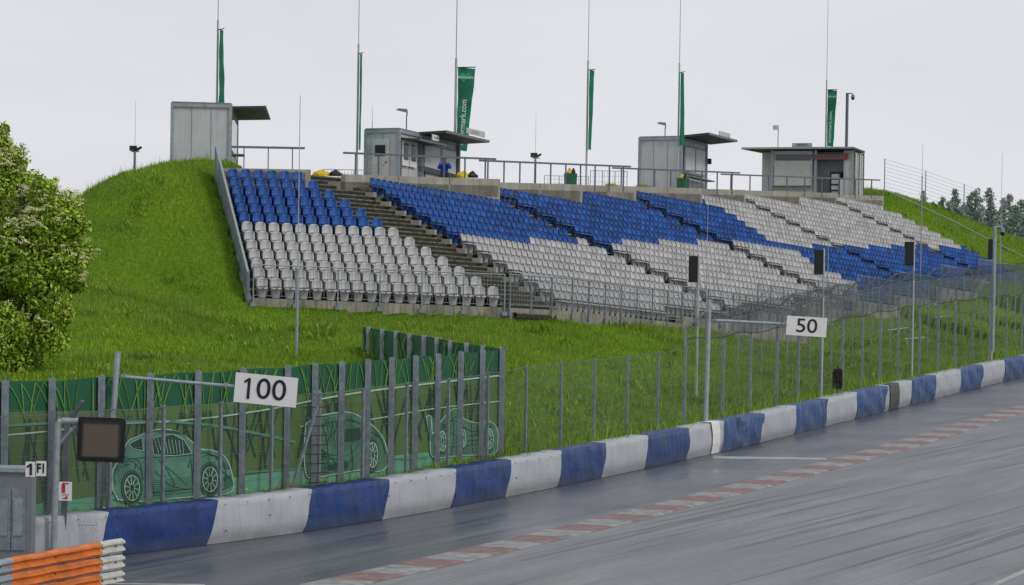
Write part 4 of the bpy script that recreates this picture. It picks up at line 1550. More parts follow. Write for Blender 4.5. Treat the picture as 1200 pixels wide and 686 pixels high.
# ------------------------------------------------------------------ flagpoles with banner flags
FG = 'flagpoles standing along the platform'
def flagpole(px, d, ytop, ybot, w_top, w_bot, label, text=False, lower=190, wavy=0.0, thick=0.055):
    bpnt = A(px, lower, d)
    foot = Vector((bpnt.x, bpnt.y, 8.3))
    t = thing('flagpole', label, 'flagpole', foot, FG)
    # upper mast stands plumb
    zt = foot.z + 17
    z_mid = A(px, ytop - 12, d).z
    m = MB().bar(foot, (foot.x, foot.y, z_mid), thick, thick * 0.8, 8)
    m.bar((foot.x, foot.y, z_mid), (foot.x, foot.y, zt), thick * 0.42, thick * 0.2, 6)
    m.build('pole', 'pole', t)
    z1, z0 = A(px, ytop, d).z, A(px, ybot, d).z
    W_ = 0.85
    n = 26; vs = []; fs = []
    s = d / F
    for k in range(n + 1):
        t_ = k / n
        z = z1 + (z0 - z1) * t_
        w = (w_top + (w_bot - w_top) * t_) * s
        # the cloth hangs turned away from us: its true width is kept by letting it run back
        depth = math.sqrt(max(0.0, W_ * W_ - w * w))
        for j in range(7):
            q = j / 6
            wob = 0.03 * math.sin(q * 7 + t_ * 9 + px) + 0.02 * math.sin(t_ * 21 + q * 3)
            vs.append((foot.x + thick + 0.02 + q * w + wob * 0.4 * min(1, w * 3), foot.y - q * depth * 0.9 + wob, z + 0.02 * math.sin(q * 5)))
    for k in range(n):
        for j in range(6): fs.append((k * 7 + j, k * 7 + j + 1, (k + 1) * 7 + j + 1, (k + 1) * 7 + j))
    m = MB(); m.add(vs, fs)
    for k, fc in enumerate(fs):
        m.m[k] = 1 if (k // 6) < 12 and text else 0
    fl = m.build('banner_flag', ['flag', 'flag_d'], t, smooth=True)
    MB().bar((foot.x, foot.y, z1 + 0.03), (foot.x + w_top * s + 0.1, foot.y - 0.9 * math.sqrt(max(0, W_ ** 2 - (w_top * s) ** 2)), z1 + 0.05), 0.025, 0.025, 5).build('top_arm', 'dark', t)
    if text:
        # lettering runs up the cloth on its own plane, 1 cm before it
        def plane(t_, q):
            k = min(n, max(0, int(t_ * n))); 
            a = Vector(vs[k * 7]); b = Vector(vs[k * 7 + 6])
            return a.lerp(b, q)
        a, b = plane(0.12, 0), plane(0.12, 1)
        xd = (b - a).normalized()
        nrm = xd.cross(Vector((0, 0, 1)))
        if nrm.y > 0: nrm = -nrm
        cen = plane(0.145, 0.5) + nrm * 0.05
        hr = 0.30
        m = MB(); hv = []
        for k in range(24):
            a_ = 2 * math.pi * k / 24
            hx = 16 * math.sin(a_) ** 3 / 17; hy = (13 * math.cos(a_) - 5 * math.cos(2 * a_) - 2 * math.cos(3 * a_) - math.cos(4 * a_)) / 17
            hv.append(cen + xd * hx * hr * 1.1 + Vector((0, 0, hy * hr * 1.15)))
        m.add(hv, [tuple(range(24))])
        m.build('heart_print', 'heart', fl)
        text_obj('lettering', 'Steiermark', 0.17, 'white', fl, frame(cen + nrm * 0.01 + Vector((0, 0, 0.02)), xd, (0, 0, 1)), bold=0.006)
        L_ = z1 - z0
        p = plane(0.66, 0.5) + nrm * 0.06
        text_obj('lettering', 'steiermark.com', 0.42, 'white', fl, frame(p, Vector((xd.x * 0.0 + (vs[3][0] - vs[n * 7 + 3][0]), 0, L_)).normalized(), -xd), bold=0.006, sx=0.80)
    return t


flagpole(253.5, 156, 36, 140, 6, 9, 'flagpole with a furled green flag behind the leftmost container', lower=170)
flagpole(418.2, 159, 64, 176, 3.5, 3, 'flagpole with a thin furled green flag left of the windowed container', lower=190)
flagpole(533, 166, 80, 177, 20.5, 12, 'flagpole with an open green flag lettered in white behind the windowed container', True, lower=175, thick=0.07)
flagpole(687.2, 180, 83, 176, 5.5, 3, 'flagpole with a narrow furled green flag in the gap between middle containers', lower=195)
flagpole(794.4, 190, 86, 171, 3, 5, 'flagpole with a furled green flag before the third container', lower=190)
flagpole(967.5, 242, 106, 172, 10, 6.5, 'flagpole with a half open green flag behind the kiosk roof', True, lower=170, thick=0.06)

# ------------------------------------------------------------------ lamps, cctv, masts on top
def lamp_post(name, label, px, py, d, zfoot, head='cobra', cat='street lamp', s=1.0):
    top = A(px, py, d)
    t = thing(name, label, cat, (top.x, top.y, zfoot))
    if head == 'cobra':
        MB().bar((top.x, top.y, zfoot), (top.x, top.y, top.z - 0.12), 0.035, 0.03, 6).build('pole', 'rail', t)
        m = MB(); x0, z0 = top.x, top.z
        m.tube([(x0, top.y, z0 - 0.14), (x0 + 0.03, top.y, z0 + 0.0), (x0 - 0.02, top.y, z0 + 0.12)], 0.035, 6)
        m.build('arm', 'rail', t)
        m = MB()
        m.add([(x0 + 0.05, top.y - .12, z0 + 0.02), (x0 - 0.5 * s, top.y - .12, z0 + 0.14), (x0 - 0.36 * s, top.y - .12, z0 + 0.22), (x0 + 0.03, top.y - .12, z0 + 0.20),
               (x0 + 0.05, top.y + .12, z0 + 0.02), (x0 - 0.5 * s, top.y + .12, z0 + 0.14), (x0 - 0.36 * s, top.y + .12, z0 + 0.22), (x0 + 0.03, top.y + .12, z0 + 0.20)],
              [(0, 1, 2, 3), (7, 6, 5, 4), (0, 4, 5, 1), (1, 5, 6, 2), (2, 6, 7, 3), (3, 7, 4, 0)])
        m.build('lamp_head', 'container_d', t)
    elif head == 'flood':
        MB().bar((top.x, top.y, zfoot), (top.x, top.y, top.z - 0.1), 0.06, 0.05, 8).build('pole', 'galv', t)
        MB().box((top.x - 0.07, top.y, top.z), (0.30, 0.16, 0.22), 0.3).build('lamp_head', 'dark', t)
        MB().prism([(top.x + 0.10, top.y, top.z - 0.12), (top.x + 0.30, top.y, top.z + 0.02), (top.x + 0.26, top.y, top.z + 0.10), (top.x + 0.06, top.y, top.z)], (0, 0.14, 0)).build('lamp_head', 'dark', t)
        MB().bar((top.x - .15, top.y, top.z - .14), (top.x + .2, top.y, top.z - .14), 0.025, 0.025, 5).build('crossbar', 'galv', t)
        MB().bar((top.x, top.y + .05, top.z), (top.x, top.y + .05, top.z + 2.0), 0.012, 0.006, 5).build('whip', 'pole', t)
    elif head == 'box':
        MB().bar((top.x, top.y, zfoot), (top.x, top.y, top.z + 0.1), 0.03, 0.03, 6).build('pole', 'rail', t)
        MB().box((top.x - 0.20, top.y, top.z), (0.26, 0.2, 0.28), 0.2).build('lamp_head', 'pole', t)
        MB().bar((top.x - 0.3, top.y, top.z + 0.15), (top.x + 0.05, top.y, top.z + 0.15), 0.02, 0.02, 5).build('arm', 'rail', t)
    return t


lamp_post('street_lamp', 'slim lamp with a flat grey head above the windowed container', 476.5, 133, 163, 9.2)
lamp_post('street_lamp', 'slim lamp with a flat grey head above the third container', 779.5, 148, 197, 9.0, s=0.95)
lamp_post('floodlight_mast', 'small twin floodlight mast on the grassy ridge left of the containers', 158, 174, 152, 8.0, 'flood', 'floodlight')
lamp_post('floodlight_mast', 'small twin floodlight mast behind the platform between two containers', 627.5, 182, 171, 8.6, 'flood', 'floodlight')
lamp_post('box_lamp', 'small square lamp on a thin pole over the kiosk roof', 912, 150, 242, 9.0, 'box', 'lamp')


def cctv(label, px, ptop, d, zfoot, thick, hx=1, mat='galv', sc=1.0):
    top = A(px, ptop, d)
    t = thing('security_camera', label, 'security camera', (top.x, top.y, zfoot))
    MB().bar((top.x, top.y, zfoot), top, thick, thick, 8).build('mast', mat, t)
    m = MB(); m.tube([(top.x, top.y, top.z - 0.06), (top.x + 0.30 * sc, top.y, top.z - 0.02), (top.x + 0.38 * sc, top.y, top.z - 0.12)], 0.04 * sc, 6)
    m.build('arm', mat, t)
    cx, cz = top.x + 0.38 * sc, top.z - 0.22 * sc
    MB().bar((cx, top.y, cz + .1 * sc), (cx, top.y, cz - 0.08 * sc), 0.10 * sc, 0.14 * sc, 12).build('housing', 'container_d' if sc < 1.1 else 'galv_l', t)
    m = MB(); m.bar((cx, top.y, cz - .08 * sc), (cx, top.y, cz - 0.20 * sc), 0.12 * sc, 0.10 * sc, 12).bar((cx, top.y, cz - .20 * sc), (cx, top.y, cz - 0.27 * sc), 0.10 * sc, 0.04 * sc, 12)
    m.build('dome', 'black', t)


cctv('tall dark mast with a dome camera behind the kiosk', 993, 109, 242, 8.5, 0.10, mat='rail')
# whips: bare thin masts
def whip(label, px, ytop, ybot, d, r=0.018, r2=None, thickfrom=None, zfoot=None):
    a, b = A(px, ybot, d), A(px, ytop, d)
    foot = Vector((a.x, a.y, a.z if zfoot is None else zfoot))
    if ybot >= 395: foot.z = min(foot.z, gzp(a.x, a.y) - .1)
    t = thing('aerial_mast', label, 'mast', foot, 'thin aerial masts around the stand')
    mid = A(px, thickfrom, d).z if thickfrom else foot.z + 1
    MB().bar(foot, (foot.x, foot.y, mid), r2 or r, r2 or r, 6).build('lower_tube', 'pole' if not r2 else 'galv_l', t)
    MB().bar((foot.x, foot.y, mid), (foot.x, foot.y, b.z), r, r * 0.6, 5).build('whip', 'pole', t)


whip('aerial mast rising from the bank in front of the left seats', 347.5, 112, 418, ground_hit(347.5, 418).y, 0.019, 0.05, 315)
whip('aerial mast before the seats left of the third speaker', 827, 240, 400, 146, 0.014, 0.022, 320)
whip('aerial mast crossing the white seats in the centre right', 969.5, 255, 360, 160, 0.012, 0.02, 300)
whip('aerial mast standing before the grass at the right end of the seats', 1078.5, 168, 330, 195, 0.014, 0.035, 206)
whip('aerial mast at the far right beside the dome camera', 1171.5, 180, 345, 185, 0.014, 0.03, 260)
whip('aerial mast over the container with windows', 436, 125, 160, 162, 0.012, 0.02, 142)

# ------------------------------------------------------------------ loose items on the platform
def bundle(name, label, cat, px, py, d, w, h, yellow=True, bin_=False):
    p = A(px, py, d)
    t = thing(name, label, cat, p)
    if bin_:
        MB().box((p.x, p.y, p.z + 0.16), (0.50, 0.45, 0.62), 0.3, taper=1.08).build('bin_body', 'bin', t)
        p = p + Vector((0, 0, 0.45))
    n, m_ = 10, 6
    for nm, mat, dx, ww, hh in (('tarp', 'yellow', -0.12 * w, w * 0.68, h), ('bag', 'black', 0.30 * w, w * 0.42, h * 1.05)):
        vs = []; fs = []
        for j in range(m_ + 1):
            el = j / m_ * math.pi / 2
            for i in range(n):
                a = 2 * math.pi * i / n
                rr = math.cos(el) * (1 + 0.18 * math.sin(3 * a + j) + 0.1 * math.sin(5 * a + 2))
                vs.append((p.x + dx + ww / 2 * rr * math.cos(a), p.y + w * 0.25 * rr * math.sin(a), p.z + hh * math.sin(el) * (1 + 0.2 * math.sin(2 * a + px))))
        for j in range(m_):
            for i in range(n): fs.append((j * n + i, j * n + (i + 1) % n, (j + 1) * n + (i + 1) % n, (j + 1) * n + i))
        mb_ = MB(); mb_.add(vs, fs); mb_.build(nm, mat, t, smooth=False)


bundle('tarp_bundle', 'low heap of yellow tarp and a dark bag at the top of the bare steps', 'tarp', 382, 206.5, 151, 1.35, 0.24)
bundle('tarp_bundle', 'dark heap with a yellow edge to the right of the person in blue', 'tarp', 546, 208.5, 159.5, 1.0, 0.26)
bundle('covered_bin', 'green bin with a yellow cover behind the middle railing', 'bin', 668.5, 214.5, 177, 0.45, 0.24, bin_=True)
bundle('covered_bin', 'dark bin with a yellow cover beside the third container', 'bin', 800, 219.5, 189.8, 0.42, 0.22, bin_=True)
# dark bench under the hatch of container 2
p0, p1 = A(493, 197.5, 156.5), A(540, 209, 160.5)
t = thing('bench', 'long dark bench behind the person in blue', 'bench', (p0.x, p0.y, plat[0][2] - 0.3))
p1.z = p0.z - 0.1
MB().bar((p0.x, p0.y, p0.z), (p1.x, p1.y, p1.z - 0.3), 0.16, 0.16, 4).build('seat', 'awning', t)
for k in (0.1, 0.9):
    q = p0.lerp(p1, k); MB().bar((q.x, q.y, plat[0][2] - 0.31), (q.x, q.y, q.z - .1), 0.05, 0.05, 4).build('leg', 'dark', t)


# person in the blue jacket, seated on the wall-side bench, phone raised to the face
def skin_body(name, pts, edges, radii, mat, parent, lvl=2):
    me = bpy.data.meshes.new(name)
    me.from_pydata(pts, edges, [])
    o = bpy.data.objects.new(name, me); COL.objects.link(o)
    o.modifiers.new('skin', 'SKIN')
    sub = o.modifiers.new('sub', 'SUBSURF'); sub.levels = lvl; sub.render_levels = lvl
    if not me.skin_vertices: 
        bpy.context.view_layer.objects.active = o
    sv_ = me.skin_vertices[0].data if len(me.skin_vertices) else None
    if sv_ is None: return None
    for k, r_ in enumerate(radii):
        sv_[k].radius = (r_, r_) if isinstance(r_, (int, float)) else r_
    sv_[0].use_root = True
    bpy.context.view_layer.update()
    dg = bpy.context.evaluated_depsgraph_get()
    me2 = bpy.data.meshes.new_from_object(o.evaluated_get(dg))
    bpy.data.objects.remove(o)
    me2.materials.clear(); me2.materials.append(MT[mat])
    me2.polygons.foreach_set('use_smooth', [True] * len(me2.polygons))
    o = bpy.data.objects.new(name, me2); COL.objects.link(o); o.parent = parent
    return o


pp = A(520.5, 206.5, 155.6)
zs = pp.z + 0.02                      # hip height
person = thing('person', 'person in a blue jacket sitting behind the railing with hands raised to the face', 'person', (pp.x, pp.y, zs))
J = {'pel': (0, 0, 0), 'sp': (0, .02, .22), 'ch': (0, .02, .42), 'nk': (0, .0, .56), 'hd': (0, -.03, .66), 'ht': (0, -.02, .78),
     'sl': (-.17, .01, .49), 'el': (-.25, -.16, .30), 'wl': (-.09, -.24, .56), 'sr': (.17, .01, .49), 'er': (.27, -.14, .32), 'wr': (.10, -.24, .57),
     'hl': (-.10, -.02, -.02), 'kl': (-.14, -.44, -.02), 'fl': (-.14, -.46, -.44), 'tl': (-.14, -.62, -.47),
     'hr': (.10, -.02, -.02), 'kr': (.15, -.44, -.02), 'fr': (.15, -.46, -.44), 'tr': (.15, -.62, -.47)}
names = list(J)
E_ = [('pel', 'sp'), ('sp', 'ch'), ('ch', 'nk'), ('nk', 'hd'), ('hd', 'ht'), ('ch', 'sl'), ('sl', 'el'), ('el', 'wl'), ('ch', 'sr'), ('sr', 'er'), ('er', 'wr'),
      ('pel', 'hl'), ('hl', 'kl'), ('kl', 'fl'), ('fl', 'tl'), ('pel', 'hr'), ('hr', 'kr'), ('kr', 'fr'), ('fr', 'tr')]
R_ = dict(pel=.13, sp=(.13, .1), ch=(.14, .1), nk=.055, hd=(.085, .095), ht=(.07, .08), sl=.065, el=.048, wl=.032, sr=.065, er=.048, wr=.032,
          hl=.085, kl=.065, fl=.045, tl=.035, hr=.085, kr=.065, fr=.045, tr=.035)
try:
    body = skin_body('body', [J[k] for k in names], [(names.index(a), names.index(b)) for a, b in E_], [R_[k] for k in names], 'skin', person)
    jn = ['pel', 'sp', 'ch', 'sl', 'el', 'wl', 'sr', 'er', 'wr']
    JJ = dict(J); JJ['wl'] = (-.10, -.225, .51); JJ['wr'] = (.11, -.225, .52)
    je = [('pel', 'sp'), ('sp', 'ch'), ('ch', 'sl'), ('sl', 'el'), ('el', 'wl'), ('ch', 'sr'), ('sr', 'er'), ('er', 'wr')]
    jr = dict(pel=(.19, .16), sp=(.19, .15), ch=(.18, .14), sl=.095, el=.075, wl=.05, sr=.095, er=.075, wr=.05)
    skin_body('jacket', [JJ[k] for k in jn], [(jn.index(a), jn.index(b)) for a, b in je], [jr[k] for k in jn], 'jacket', person)
    tn_ = ['pel', 'hl', 'kl', 'fl', 'hr', 'kr', 'fr']
    te = [('pel', 'hl'), ('hl', 'kl'), ('kl', 'fl'), ('pel', 'hr'), ('hr', 'kr'), ('kr', 'fr')]
    tr_ = dict(pel=.14, hl=.105, kl=.085, fl=.065, hr=.105, kr=.085, fr=.065)
    skin_body('trousers', [J[k] for k in tn_], [(tn_.index(a), tn_.index(b)) for a, b in te], [tr_[k] for k in tn_], 'trousers', person)
    # hands: palm and five fingers each
    for sgn, w in ((-1, J['wl']), (1, J['wr'])):
        hp = [w, (w[0] - sgn * .01, w[1] - .02, w[2] + .06)]
        he = [(0, 1)]; hr_ = [.028, .03]
        for k in range(5):
            b0 = Vector(hp[1]); fx = (k - 2) * .018
            if k == 0:
                q1 = b0 + Vector((-sgn * .035, -.01, .0)); q2 = q1 + Vector((-sgn * .015, -.01, .03))
            else:
                ln = [.0, .035, .04, .037, .03][k]
                q1 = b0 + Vector((sgn * (k - 2.5) * .017, -.005, .03)); q2 = q1 + Vector((-sgn * .012, -.015, ln))
            i0 = len(hp); hp += [tuple(q1), tuple(q2)]; he += [(1, i0), (i0, i0 + 1)]; hr_ += [.010, .008]
        skin_body('hand', hp, he, hr_, 'skin', person, 1)
    m = MB()
    n = 10; vs = []; fs = []
    for j in range(6):
        el_ = -0.25 + j / 5 * (math.pi / 2 + 0.25)
        for i in range(n):
            a = 2 * math.pi * i / n
            vs.append((0.098 * math.cos(el_) * math.cos(a), 0.0 + 0.112 * math.cos(el_) * math.sin(a) + 0.012, 0.725 + 0.10 * math.sin(el_)))
    for j in range(5):
        for i in range(n): fs.append((j * n + i, j * n + (i + 1) % n, (j + 1) * n + (i + 1) % n, (j + 1) * n + i))
    m.add(vs, fs)
    o = m.build('hair', 'dark', smooth=True); o.parent = person
    m = MB()
    for s_ in (-1, 1): m.box((s_ * .033, -.128, .70), (.022, .012, .011))
    o = m.build('eyes', 'black'); o.parent = person
    m = MB().box((0, -.135, .675), (.022, .03, .04), taper=0.5).box((0, -.13, .640), (.045, .01, .008))
    o = m.build('nose_and_mouth', 'skin'); o.parent = person
except Exception as ex:
    print('person failed', ex)
t = thing('stool', 'low stool under the person in blue', 'stool', (pp.x, pp.y + .02, plat[0][2] - 0.3))
hs = zs - 0.13 - (plat[0][2] - 0.3)
MB().box((pp.x, pp.y + .02, zs - 0.15), (0.4, 0.4, 0.04)).build('seat', 'dark', t)
for dx in (-.16, .16):
    for dy in (-.16, .16):
        MB().bar((pp.x + dx, pp.y + .02 + dy, plat[0][2] - 0.3), (pp.x + dx, pp.y + .02 + dy, zs - 0.16), .015, .015, 4).build('leg', 'dark', t)
t = thing('camera', 'small dark camera held up by the person in blue', 'camera', (pp.x, pp.y - .30, zs + .66))
MB().box((pp.x, pp.y - .29, zs + .655), (0.13, 0.05, 0.08)).build('camera_body', 'black', t)
MB().bar((pp.x, pp.y - .315, zs + .655), (pp.x, pp.y - .38, zs + .655), .03, .03, 10).build('lens', 'black', t)

# ------------------------------------------------------------------ track fence (chain link) and the banner fence
CH = BAR.offset(0.95)          # chain-link line
BN = BAR.offset(1.35)          # banner fence line


def pz(path, s, z):
    q = path.at(s); return Vector((q.x, q.y, z))


ch_posts = [(-20, 3.3), (67, 3.3), (129, 3.3), (191, 3.3), (258, 3.3), (318, 3.35), (374, 3.35), (425, 3.35), (476, 3.4), (525, 3.4), (571, 3.45), (616, 3.5), (657, 3.5), (696, 3.5), (735, 3.5), (771, 3.5)]
tf = thing('chain_link_fence', 'see-through chain link fence on thin galvanised posts behind the barrier', 'fence', pz(CH, CH.find(616, 0), 0))
for px, zt in ch_posts:
    s = CH.find(px, 2)
    g = gzp(*CH.at(s))
    q = pz(CH, s, 0); tn = CH.tan(s)
    MB().box((q.x, q.y, (zt + g - .1) / 2), (0.085, 0.07, zt - g + .1), math.atan2(tn.y, tn.x)).build('post', 'galv', tf)


def sheet(path, s0, s1, zlo, zhi, mat, name, parent, off=0.0, step=1.0):
    n = max(1, int((s1 - s0) / step)); vs = []; uvs = []; fs = []
    for k in range(n + 1):
        s = s0 + (s1 - s0) * k / n; q = path.at(s); tn = path.tan(s)
        for z in (zlo(s) if callable(zlo) else zlo, zhi(s) if callable(zhi) else zhi):
            vs.append((q.x - tn.y * off, q.y + tn.x * off, z)); uvs.append((s, z))
    for k in range(n): fs.append((2 * k, 2 * k + 2, 2 * k + 3, 2 * k + 1))
    m = MB(); m.add(vs, fs)
    return m.build(name, mat, parent, uvs=uvs)


s_a, s_b, s_c = CH.find(-25, 2), CH.find(800, 2), CH.find(1235, 2)
topz = lambda s: np.interp(s, [CH.find(p, 2) for p, _ in ch_posts], [z for _, z in ch_posts])
sheet(CH, s_a, CH.find(616, 2), 0.7, lambda s: float(topz(s)) - 0.03, 'mesh_near', 'wire_mesh', tf, -0.05)
sheet(CH, CH.find(616, 2), s_b, 0.7, lambda s: float(topz(s)) - 0.03, 'mesh_near', 'wire_mesh', tf, -0.05)


def cable(path, sa, sb, z, r, parent, sag=0.0, name='cable', off=-0.06, span=2.0, mat='rail'):
    m = MB(); n = int((sb - sa) / 0.9); prev = None
    for k in range(n + 1):
        s = sa + (sb - sa) * k / n; q = path.at(s); tn = path.tan(s)
        zz = (z(s) if callable(z) else z) - sag * abs(math.sin(s / span * math.pi)) + 0.012 * math.sin(s * 2.1 + (z(s) if callable(z) else z) * 9)
        p = Vector((q.x - tn.y * off, q.y + tn.x * off, zz))
        if prev is not None: m.bar(prev, p, r, r, 4)
        prev = p
    return m.build(name, mat, parent)


cable(CH, s_a, s_b, lambda s: float(topz(s)) - 0.02, 0.014, tf, 0.03, 'top_cable')
for z in (1.3, 1.65, 2.0, 2.35, 2.7, 3.05): cable(CH, s_a, s_b, z, 0.0065, tf, 0.015, 'wire_strand')

# catch fence with leaning arms, from px 803 to the right
cf = thing('catch_fence', 'tall debris catch fence with arms leaning over the track on the right', 'fence', pz(CH, CH.find(803, 0), 0))
cz = lambda s: float(np.interp(s, [CH.find(p, 4) for p in (800, 850, 950, 1050, 1200)], [4.15, 4.35, 4.75, 5.1, 5.2]))
cpx = [803, 848, 880, 911, 936, 962, 988, 1011, 1032, 1053, 1078, 1100, 1120, 1140, 1160, 1180, 1198, 1216]
arms = []
for px in cpx:
    s = CH.find(px, 3.5); q = CH.at(s); tn = CH.tan(s); g = gzp(q.x, q.y); zt = cz(s)
    nrm = Vector((tn.y, -tn.x, 0))
    rzp = math.atan2(tn.y, tn.x)
    MB().box((q.x, q.y, (zt + g - .1) / 2), (0.10, 0.09, zt - g + .1), rzp).build('post', 'galv', cf)
    p0 = Vector((q.x, q.y, zt - 0.02)); p1 = p0 + nrm * 0.62 + Vector((0, 0, 0.55))
    MB().bar(p0, p1, 0.05, 0.05, 4).build('arm', 'galv', cf)
    arms.append((s, p0, p1))
s_b2 = CH.find(803, 3)
sheet(CH, s_b, s_c, 0.7, cz, 'mesh_far', 'wire_mesh', cf, -0.08)
lowz = lambda s: float(np.interp(s, [CH.find(p, 4) for p in (840, 950, 1090, 1200)], [3.85, 3.9, 4.15, 4.1]))
sheet(CH, CH.find(850, 4), s_c, lowz, lambda s: cz(s) - 0.01, 'mesh_dense', 'upper_mesh', cf, -0.11)
# overhanging mesh between the arms
vs = []; uvs = []; fs = []
n = int((s_c - s_b2) / 1.0)
for k in range(n + 1):
    s = s_b2 + (s_c - s_b2) * k / n; q = CH.at(s); tn = CH.tan(s); nrm = Vector((tn.y, -tn.x, 0)); zt = cz(s)
    sg_ = 0.10 * abs(math.sin(k * 0.5))
    for w_, dz in ((0.09, 0.02), (0.36, 0.24 - sg_), (0.64, 0.54 - sg_ * 0.4)):
        p = Vector((q.x, q.y, zt)) + nrm * w_ + Vector((0, 0, dz)); vs.append(tuple(p)); uvs.append((s, w_ * 1.3))
for k in range(n):
    for j in range(2): a = 3 * k + j; fs.append((a, a + 3, a + 4, a + 1))
m = MB(); m.add(vs, fs); m.build('overhang_mesh', 'mesh_dense', cf, uvs=uvs)
for z in (1.4, 1.9, 2.4, 2.9, 3.4): cable(CH, s_b2, s_c, z, 0.007, cf, 0.02, 'wire_strand')
cable(CH, s_b2, s_c, lowz, 0.022, cf, 0.12, 'heavy_cable', span=6, mat='dark')
cable(CH, s_b2, s_c, cz, 0.018, cf, 0.03, 'top_cable')
cable(CH, s_b2, s_c, lambda s: cz(s) - 0.45, 0.012, cf, 0.05, 'wire_strand')
# a second mesh fence further up the slope behind the catch fence
BK = BAR.offset(3.6)
bf = thing('rear_mesh_fence', 'faint wire mesh fence standing behind the catch fence', 'fence', pz(BK, BK.find(870, 2), 0))
for px in (866, 893, 923, 950, 975, 1000, 1022, 1044, 1066, 1088, 1110, 1130, 1150, 1170, 1190):
    s = BK.find(px, 4); q = BK.at(s); g = gzp(q.x, q.y)
    MB().bar((q.x, q.y, g - .2), (q.x, q.y, 4.9), 0.03, 0.03, 5).build('post', 'galv', bf)
sheet(BK, BK.find(862, 4), BK.find(1225, 4), 2.6, 4.9, 'mesh_back', 'wire_mesh', bf)

# banner fence: heavy double posts, printed screen behind them
bpx = [2, 57, 115, 172, 228, 280.5, 333, 365, 396.5, 427, 455, 483, 509.5, 536, 561.5, 584.5]
bf = thing('banner_fence', 'green printed banner screen with race car line drawings on heavy galvanised posts', 'fence', pz(BN, BN.find(300, 0), 0))
ZT = 4.06
for k, px in enumerate(bpx):
    s = BN.find(px, 3); q = BN.at(s); tn = BN.tan(s); g = 0.75; rzp = math.atan2(tn.y, tn.x)
    nx_, ny_ = tn.y * 0.1, -tn.x * 0.1
    m = MB()
    m.box((q.x + nx_, q.y + ny_, (ZT + .02 + g - .3) / 2), (0.036, 0.13, ZT - g + .3), 0.0)
    m.box((q.x + nx_ - 0.048, q.y + ny_ - .03, (ZT + g - .3) / 2), (0.06, 0.06, ZT - g + .3), 0.0)
    m.box((q.x + nx_ + 0.048, q.y + ny_ - .02, (ZT + g - .32) / 2), (0.06, 0.05, ZT - g + .3), 0.0)
    m.build('post', 'galv', bf)
sB0, sB1 = BN.find(-60, 2), BN.find(586, 3)


def bz_of(px, py):
    return BN.zat(px, py)[1]


n = 120; cols = []
bandtop = [(-60, 484), (0, 483), (130, 481), (300, 470), (440, 452), (520, 445), (586, 441)]
bandlow = [(-60, 600), (0, 596), (130, 580), (300, 556), (440, 536), (586, 522)]
bmid = [(s, bz_of(x, y)) for (x, y) in bandtop for s in [BN.zat(x, y)[0]]]
blow = [(s, bz_of(x, y)) for (x, y) in bandlow for s in [BN.zat(x, y)[0]]]
m = MB(); vs = []
for k in range(n + 1):
    s = sB0 + (sB1 - sB0) * k / n; q = BN.at(s); tn = BN.tan(s)
    wob = 0.02 * math.sin(s * 3.7) + 0.012 * math.sin(s * 9)
    zm = float(np.interp(s, [a for a, _ in bmid], [b for _, b in bmid])); zw = float(np.interp(s, [a for a, _ in blow], [b for _, b in blow]))
    for z in (0.55, zw, zm, ZT - 0.06 + 0.02 * math.sin(s * 2.0)):
        vs.append((q.x - tn.y * wob * 0.5, q.y + tn.x * wob * 0.5, z))
fs = []; mi = []
for k in range(n):
    for j in range(3): fs.append((k * 4 + j, k * 4 + 4 + j, k * 4 + 5 + j, k * 4 + 1 + j)); mi.append(2 - j)
m.add(vs, fs); m.m = mi
banner = m.build('banner', ['banner_top', 'banner_mid', 'banner_low'], bf)


class Art:
    """flat print lying on the banner; layer k sits k*4 mm proud of the cloth"""
    def __init__(s, path=BN): s.mb = {}; s.path = path

    def pt(s, px, py, lay):
        t_, z = s.path.zat(px, py); q = s.path.at(t_); tn = s.path.tan(t_)
        o_ = 0.020 + 0.004 * lay
        return Vector((q.x + tn.y * o_, q.y - tn.x * o_, min(z, ZT - 0.08)))

    def fill(s, pts, mat, lay=0):
        m = s.mb.setdefault(mat, MB())
        cx = sum(p[0] for p in pts) / len(pts); cy = sum(p[1] for p in pts) / len(pts)
        P = [s.pt(x, y, lay) for x, y in pts] + [s.pt(cx, cy, lay)]
        n = len(pts)
        m.add(P, [(k, (k + 1) % n, n) for k in range(n)])

    def stroke(s, pts, w, mat, lay=1, closed=False):
        m = s.mb.setdefault(mat, MB())
        if closed: pts = pts + [pts[0]]
        for (x0, y0), (x1, y1) in zip(pts[:-1], pts[1:]):
            dx, dy = x1 - x0, y1 - y0; l = math.hypot(dx, dy) or 1
            nx, ny = -dy / l * w / 2, dx / l * w / 2
            m.add([s.pt(x0 + nx, y0 + ny, lay), s.pt(x1 + nx, y1 + ny, lay), s.pt(x1 - nx, y1 - ny, lay), s.pt(x0 - nx, y0 - ny, lay)], [(0, 1, 2, 3)])

    def build(s, name, parent):
        for mat, m in s.mb.items(): m.build(name, mat, parent)


def curve(pts, n=6):
    P = [Vector((a, b)) for a, b in pts]; out = []
    P = [P[0]] + P + [P[-1]]
    for i in range(1, len(P) - 2):
        for k in range(n):
            t = k / n; a, b, c, d = P[i - 1], P[i], P[i + 1], P[i + 2]
            q = 0.5 * ((2 * b) + (c - a) * t + (2 * a - 5 * b + 4 * c - d) * t * t + (3 * b - a - 3 * c + d) * t ** 3)
            out.append((q.x, q.y))
    out.append(tuple(P[-2]))
    return out


R2 = random.Random(5)
art = Art()
